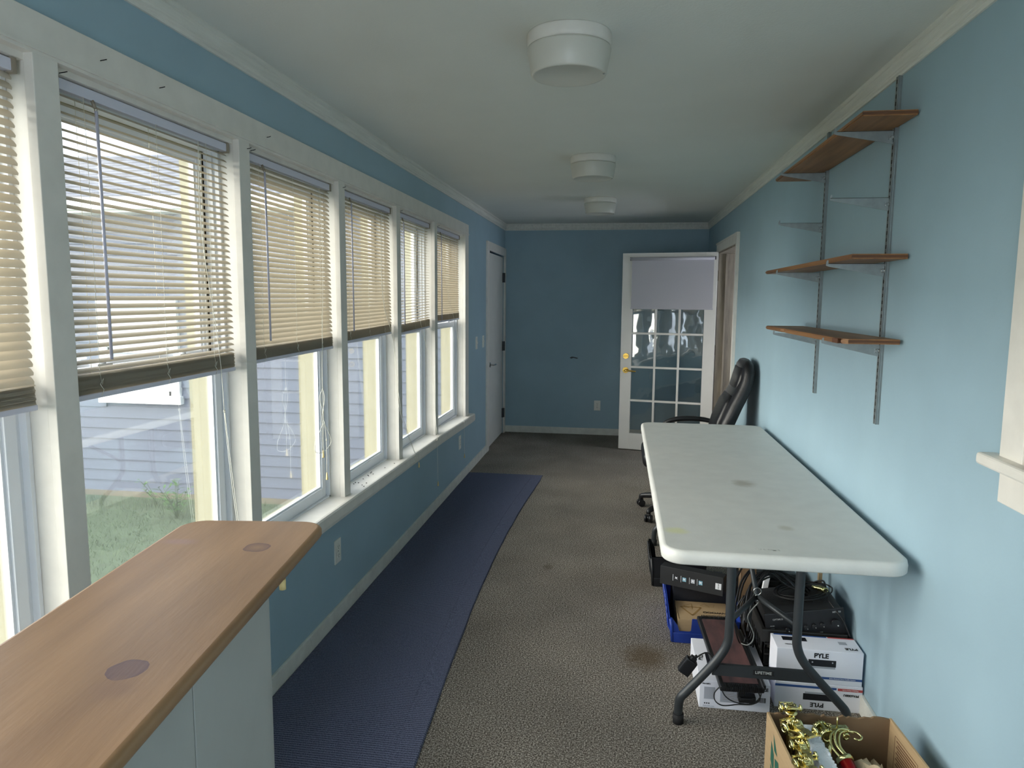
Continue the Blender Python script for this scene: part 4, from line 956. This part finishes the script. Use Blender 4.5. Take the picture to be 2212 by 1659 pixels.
s_ = MB(); s_.M = Matrix.Translation((.665, 3.35, 0)) @ Matrix.Rotation(R(8), 4, 'Y'); s_.box(-.013, -.004, -.011, -.0095, .35, .43); s_.box(.002, .013, -.011, -.0095, .40, .46); s_.build('black_print', 'ink', q)
place(MB().tube([(.80, 3.345, .0), (.80, 3.345, .012)], .001, smooth=0).box(.925, .94, 3.30, 3.32, 0, .50).build('wooden_slat', 'kraft', label='thin pale wooden slat standing against the wall behind the amplifier', cat='wooden slat'))
# more dark gear under the middle of the table
gr = empty('gear_box', (.75, 3.70, 0), label='black equipment case behind the blue bin, mostly hidden by the table', cat='case')
MB().box(.612, .90, 3.56, 3.86, .0, .26, bev=.01).build('case_body', 'blackplastic', gr); MB().box(.69, .81, 3.545, 3.56, .20, .225, bev=.006).build('case_handle', 'rubber', gr)

# ------------------------------------------------------------------ open cardboard box with trophies
bx = empty('cardboard_box', (.709, 2.063, 0), R(4), label='open kraft cardboard box of trophies at the bottom edge of the photo', cat='box')
W2, D2, HB, TK = .194, .215, .285, .008
def wallb(x0_, x1_, y0_, y1_, ragged=None):
    q = MB()
    if ragged:
        pts = [(x0_, 0), (x1_, 0), (x1_, HB-.002)]
        xx = x1_
        rr_ = random.Random(5)
        while xx > x0_+.02: xx -= rr_.uniform(.008, .02); pts.append((max(xx, x0_), HB+rr_.uniform(-.006, .004)))
        pts.append((x0_, HB)); q.prism(pts, 'Y', y0_, y1_)
    else: q.box(x0_, x1_, y0_, y1_, 0, HB, bev=.001, seg=1)
    return q
wallb(-W2, -W2+TK, -D2, D2).build('side_panel', 'kraft', bx, local=True)
wallb(W2-TK, W2, -D2, D2).build('side_panel', 'kraft', bx, local=True)
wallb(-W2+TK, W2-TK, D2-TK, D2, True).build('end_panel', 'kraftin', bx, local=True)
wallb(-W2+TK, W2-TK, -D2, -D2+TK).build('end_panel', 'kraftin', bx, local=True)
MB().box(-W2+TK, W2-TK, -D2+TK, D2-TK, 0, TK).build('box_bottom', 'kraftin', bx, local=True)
q = MB()                                                              # green geometric mark on the left outer face
def lf(pts): q.quad([(-W2-.0006, y_, z_) for y_, z_ in pts])
lf([(.130, .262), (.105, .238), (.085, .215), (.118, .215)]); lf([(.150, .228), (.150, .165), (.112, .140), (.118, .200)]); lf([(.108, .196), (.098, .13), (.052, .150), (.072, .205)]); lf([(.095, .12), (.085, .06), (.03, .08), (.05, .14)]); lf([(.148, .155), (.145, .10), (.105, .07), (.108, .13)])
q.build('green_print', 'printgreen', bx, local=True, kind='stuff')
text('Tree', .05, 'printred', 'red_lettering', bx, wm(bx) @ Vector((-W2-.0008, .12, .075)), wm(bx).to_3x3() @ Vector((0, -1, 0)), wm(bx).to_3x3() @ Vector((0, 0, 1)), .001)
q = MB(); xi = W2-TK-.0007
def ib(y0_, y1_, z0_, z1_): q.box(xi, xi+.0005, y0_, y1_, z0_, z1_)
ib(.02, .165, .255, .2565); ib(.02, .165, .130, .1315); ib(.165, .1665, .130, .2565); ib(.02, .0215, .130, .2565)
for k_ in range(11): ib(.03+.01*(k_ % 3), .155-.008*(k_ % 2), .243-k_*.0095, .2465-k_*.0095)
q.build('printed_label', 'printbrown', bx, local=True)
# trophies: gold racing car figures standing on columns
def car(b, L=.085):
    """local: nose to +x, up +z"""
    s = L/.085
    def B(*a, **k): b.box(*[v*s for v in a], **k)
    b.prism([(-.040*s, .006*s), (.043*s, .004*s), (.043*s, .009*s), (.015*s, .016*s), (.006*s, .017*s), (-.006*s, .026*s), (-.020*s, .026*s), (-.032*s, .018*s), (-.040*s, .017*s)], 'Y', -.010*s, .010*s)
    B(-.030, .012, -.018, .018, .005, .013, bev=.002*s); B(.034, .044, -.021, .021, .004, .007); B(-.045, -.036, -.021, .021, .028, .031); B(-.044, -.038, -.021, -.0195, .015, .033); B(-.044, -.038, .0195, .021, .015, .033)
    B(-.006, .0, -.007, .007, .017, .024, bev=.002*s)
    for k_ in range(3): b.cyl(((-.012-.008*k_)*s, .009*s, .023*s), .002*s, .010*s, seg=6); b.cyl(((-.012-.008*k_)*s, -.009*s, .023*s), .002*s, .010*s, seg=6)
def wheels(TM_, L, parent):
    s = L/.085
    for (x_, r_w, w_w) in ((.027, .010, .008), (-.028, .013, .011)):
        for sy in (-1, 1):
            b = MB(); b.M = TM_; y_ = sy*.022*s; b.torus((x_*s, y_, r_w*s), (r_w-.003)*s, .0035*s*(w_w/.008), 'Y', 16, 8); b.cyl((x_*s, y_, r_w*s), .005*s, .008*s, 'Y', 10)
            b.cyl((x_*s, y_*.5, r_w*s), .0018*s, .022*s, 'Y', 6); b.build('wheel', 'palegold', parent)
tl = [(.572, 2.252, .298, .088, 85, 35, 'gold trophy with racing car figure standing at the back corner of the box'),
      (.578, 2.150, .285, .105, 60, 18, 'gold trophy with winged racing car figure, second from the back of the box'),
      (.565, 2.060, .280, .090, 80, 10, 'gold trophy with racing car figure, third from the back of the box'),
      (.560, 1.975, .285, .090, 70, 20, 'gold trophy with figure at the bottom edge of the photo, in front of the others')]
for (x_, y_, z_, L_, rz, pit, lab) in tl:
    t = empty('car_trophy', (x_, y_, .009), label=lab, cat='trophy', group='gold car trophies in the cardboard box')
    MB().box(x_-.020, x_+.020, y_-.014, y_+.014, .009, .035, bev=.002).build('base', 'blackplastic', t)
    MB().cyl((x_, y_, (z_-.02+.035)/2), .014, z_-.02-.035, seg=16).build('column', 'gold', t)
    MB().lathe((x_, y_, z_-.03), [(0, 0), (.018, 0), (.020, .004), (.008, .010), (.007, .02), (.018, .026), (.019, .030), (0, .031)], 18).build('riser', 'gold', t)
    TMx = Matrix.Translation((x_, y_, z_)) @ Matrix.Rotation(R(-rz), 4, 'Z') @ Matrix.Rotation(R(-pit), 4, 'Y')
    q = MB(); q.M = TMx; car(q, L_); fg = q.build('car_figure', 'gold', t)
    wheels(TMx, L_, fg)
# tractor trophy
t = empty('tractor_trophy', (.685, 2.19, .006), label='pale gold tractor figure trophy leaning at the middle of the box', cat='trophy')
TMx = Matrix.Translation((.678, 2.205, .258)) @ Matrix.Rotation(R(12), 4, 'Z')
q = MB(); q.M = TMx; q.box(-.005, .055, -.010, .010, .012, .030, bev=.002); q.box(-.028, -.004, -.013, .013, .014, .022, bev=.002); q.box(-.026, -.020, -.012, .012, .022, .036, bev=.001); q.cyl((.022, 0, .045), .002, .034, seg=8); q.torus((-.004, 0, .036), .008, .0012, 'Z', 14, 5); q.cyl((-.002, 0, .030), .001, .014, seg=6); q.build('tractor_body', 'palegold', t)
for sy in (-1, 1):
    q = MB(); q.M = TMx; q.torus((-.020, sy*.021, .014), .017, .0065, 'Y', 22, 8); q.cyl((-.020, sy*.021, .014), .012, .006, 'Y', 16)
    for k_ in range(14): a = 2*PI*k_/14; q.box(-.020+.0225*math.cos(a)-.0015, -.020+.0225*math.cos(a)+.0015, sy*.021-.006, sy*.021+.006, .014+.0225*math.sin(a)-.0015, .014+.0225*math.sin(a)+.0015)
    q.build('rear_wheel', 'palegold', t)
    q = MB(); q.M = TMx; q.torus((.044, sy*.016, .006), .008, .004, 'Y', 16, 8); q.cyl((.044, sy*.016, .006), .006, .005, 'Y', 12); q.build('front_wheel', 'palegold', t)
MB().cyl((.678, 2.205, .135), .009, .245, seg=12).box(.655, .705, 2.180, 2.230, .009, .03, bev=.002).build('column', 'palegold', t)
# red column trophy with gold curved arms
t = empty('column_trophy', (.70, 2.02, .01), label='trophy with a red column and curved pale gold arms, lying beside the foam', cat='trophy')
p0 = Vector((.735, 1.96, .17)); p1 = Vector((.693, 2.098, .250)); MB().tube([p0, p1], .021, seg=24, smooth=0).build('column', 'red', t)
d_ = (p1-p0).normalized(); MB().tube([p1-d_*.004, p1+d_*.008], .0245, seg=24, smooth=0).build('collar', 'palegold', t)
for k_, (ox, oz) in enumerate(((-.012, .006), (0, .014), (.012, .008))):
    a = p1+Vector((ox, 0, oz)); MB().tube([a, a+Vector((-.018, .03, .015)), a+Vector((-.012, .065, .03)), a+Vector((.01, .085, .033)), a+Vector((.035, .085, .03))], .0035, seg=8, smooth=5).build('curved_arm', 'palegold', t)
a = p1+Vector((.050, .05, .035)); MB().tube([a+Vector((-.02, .03, .01)), a+Vector((.0, .025, .012)), a+Vector((.012, .008, .008)), a+Vector((.002, -.006, .006)), a+Vector((-.012, .0, .006))], .003, seg=8, smooth=5).build('scroll', 'palegold', t)
# foam slab
q = MB(); q.M = Matrix.Translation((.622, 2.068, 0)) @ Matrix.Rotation(R(4), 4, 'Z'); 
q.box(-.020, .026, -.19, .17, .01, .270, bev=.004)
rr_ = random.Random(11)
for k_ in range(46):
    yy = -.185+.35*k_/46; q.box(.020, .027+rr_.uniform(0, .003), yy, yy+.006, .20+rr_.uniform(-.02, .03), .270+rr_.uniform(-.004, .004), bev=.0015, seg=1)
place(q.build('foam_slab', 'foam', label='white foam slab standing between the gold trophies in the box', cat='foam slab'))
# crumpled brown paper
def crumple(cx, cy2, cz, rx, ry, rz_, n=2, seed=1):
    q = MB(); vs = bmesh.ops.create_icosphere(q.bm, subdivisions=4, radius=1)['verts']; rr_ = random.Random(seed)
    dirs = [Vector((rr_.gauss(0, 1), rr_.gauss(0, 1), rr_.gauss(0, 1))).normalized() for _ in range(26)]
    am_ = [rr_.uniform(-.5, .35) for _ in dirs]
    for v in vs:
        n_ = v.co.normalized(); k_ = 1
        for d, a in zip(dirs, am_): k_ += a*max(0, 1-4.5*abs(n_.dot(d)-.35))*.6
        v.co = Vector((cx+n_.x*rx*k_, cy2+n_.y*ry*k_, cz+n_.z*rz_*k_))
    return q
q = crumple(.785, 2.06, .150, .062, .140, .105, seed=4)
place(q.build('crumpled_paper', 'paper', label='crumpled brown packing paper filling the right side of the trophy box', cat='packing paper'))

# ------------------------------------------------------------------ outside: lawn, neighbouring house, weeds
q = MB(); GX, GY = 24, 24
V = [[q.bm.verts.new((-16+14.4*i/GX, -9+19*j/GY, -.662+random.uniform(-.003, .003))) for j in range(GY+1)] for i in range(GX+1)]
for i in range(GX):
    for j in range(GY): q.bm.faces.new((V[i][j], V[i+1][j], V[i+1][j+1], V[i][j+1]))
struct(q, 'ground', 'lawn')
q = MB(); rr_ = random.Random(9)
for k_ in range(22000):
    x_ = rr_.uniform(-8.5, -2.2); y_ = rr_.uniform(3.2, 7.1); hh = rr_.uniform(.015, .05)*(1.8 if y_ > 6.7 else 1); a = rr_.uniform(0, PI); dx, dy = math.cos(a)*.003, math.sin(a)*.003; lx, ly = rr_.uniform(-.03, .03), rr_.uniform(-.03, .03)
    q.quad([(x_-dx, y_-dy, -.66), (x_+dx, y_+dy, -.66), (x_+lx+dx*.2, y_+ly+dy*.2, -.66+hh), (x_+lx-dx*.2, y_+ly-dy*.2, -.66+hh)])
q.build('grass', 'blade', kind='stuff', label='pale green lawn grass between the two house walls', cat='grass')
nh = empty('neighbor_house', (-6.5, 7.2, -.62), label='pale blue grey clapboard house wing across the lawn with shingled roof', cat='house')
NX0, NX1, NY = -13.0, -1.75, 7.2
MB().box(NX0, NX1, NY+.03, NY+2.2, -.75, 2.62).build('wall_core', 'siding', nh)
z = -.60; E_ = .1205
WX0, WX1, WZ0, WZ1 = -5.70, -4.80, .46, 1.56
while z < 2.50:
    for (a, c_) in (((NX0, NX1),) if (z+E_ < WZ0 or z > WZ1) else ((NX0, WX0), (WX1, NX1))):
        MB().prism([(NY+.03, z), (NY+.004, z), (NY+.022, z+E_+.006), (NY+.03, z+E_+.006)], 'X', a, c_).build('siding_board', 'siding', nh)
    z += E_
MB().box(NX0, NX1, NY-.01, NY+.05, -.75, -.60).build('foundation', 'soil', nh)
MB().box(NX0, NX1, NY-.22, NY+.03, 2.48, 2.50).box(NX0, NX1, NY-.30, NY-.20, 2.50, 2.64, bev=.01).build('gutter', 'extwhite', nh)
q = MB(); yy = NY-.28; zz_ = 2.63
for k_ in range(14):
    q.prism([(yy-.02, zz_), (yy+.12, zz_+.058), (yy+.12, zz_+.063), (yy-.02, zz_+.014)], 'X', NX0, NX1); yy += .1; zz_ += .05
q.build('roof', 'shingle', nh)
MB().prism([(NY-.25, 2.62), (yy, 2.62), (yy, zz_)], 'X', NX0, NX1).build('roof_core', 'shingle', nh)
nw = empty('window', (WX0, NY, WZ0)); nw.parent = nh; nw.location = wm(nh).inverted() @ Vector((WX0, NY, WZ0))
b = MB(); f1 = .07
b.box(WX0-.03, WX0+f1, NY-.03, NY+.05, WZ0, WZ1).box(WX1-f1, WX1+.03, NY-.03, NY+.05, WZ0, WZ1).box(WX0+f1, WX1-f1, NY-.03, NY+.05, WZ1-f1, WZ1).box(WX0-.05, WX1+.05, NY-.05, NY+.05, WZ0-.04, WZ0+.05)
b.box(WX0+f1, WX1-f1, NY-.01, NY+.03, (WZ0+WZ1)/2-.03, (WZ0+WZ1)/2+.03).box(WX0+f1, WX0+f1+.04, NY-.01, NY+.03, WZ0, WZ1).box(WX1-f1-.04, WX1-f1, NY-.01, NY+.03, WZ0, WZ1).box(WX0+f1, WX1-f1, NY-.01, NY+.03, WZ0+.05, WZ0+.10)
b.build('window_frame', 'extwhite', nw)
MB().box(WX0+f1, WX1-f1, NY+.012, NY+.018, WZ0, WZ1).build('window_pane', 'printgrey', nw)
def weed(x_, y_, h, n_, seed, lab):
    rr_ = random.Random(seed); o = empty('weed_plant', (x_, y_, -.66), label=lab, cat='plant'); st = MB(); lv = MB()
    for k_ in range(n_):
        a = rr_.uniform(0, 2*PI); sp = rr_.uniform(.05, .22); hh = h*rr_.uniform(.6, 1)
        p = [Vector((x_, y_, -.66)), Vector((x_+math.cos(a)*sp*.4, y_+math.sin(a)*sp*.4, -.66+hh*.5)), Vector((x_+math.cos(a)*sp, y_+math.sin(a)*sp, -.66+hh))]
        st.tube(p, .003, seg=5, smooth=3)
        for j in range(9):
            t_ = .25+.75*j/8; c0 = p[0].lerp(p[2], t_); aa = rr_.uniform(0, 2*PI); L_ = rr_.uniform(.05, .10); d = Vector((math.cos(aa), math.sin(aa), rr_.uniform(-.1, .6))).normalized(); sd = d.cross(Vector((0, 0, 1))).normalized()*.012
            lv.quad([c0, c0+d*L_*.5+sd, c0+d*L_, c0+d*L_*.5-sd])
    st.build('stem', 'blade', o); lv.build('leaf_cluster', 'leaf', o)
weed(-4.45, 6.55, .42, 11, 2, 'leafy green weed clump growing at the foot of the clapboard wall')
weed(-4.95, 6.95, .34, 4, 5, 'thin straggly weed stems left of the leafy clump by the clapboard wall')
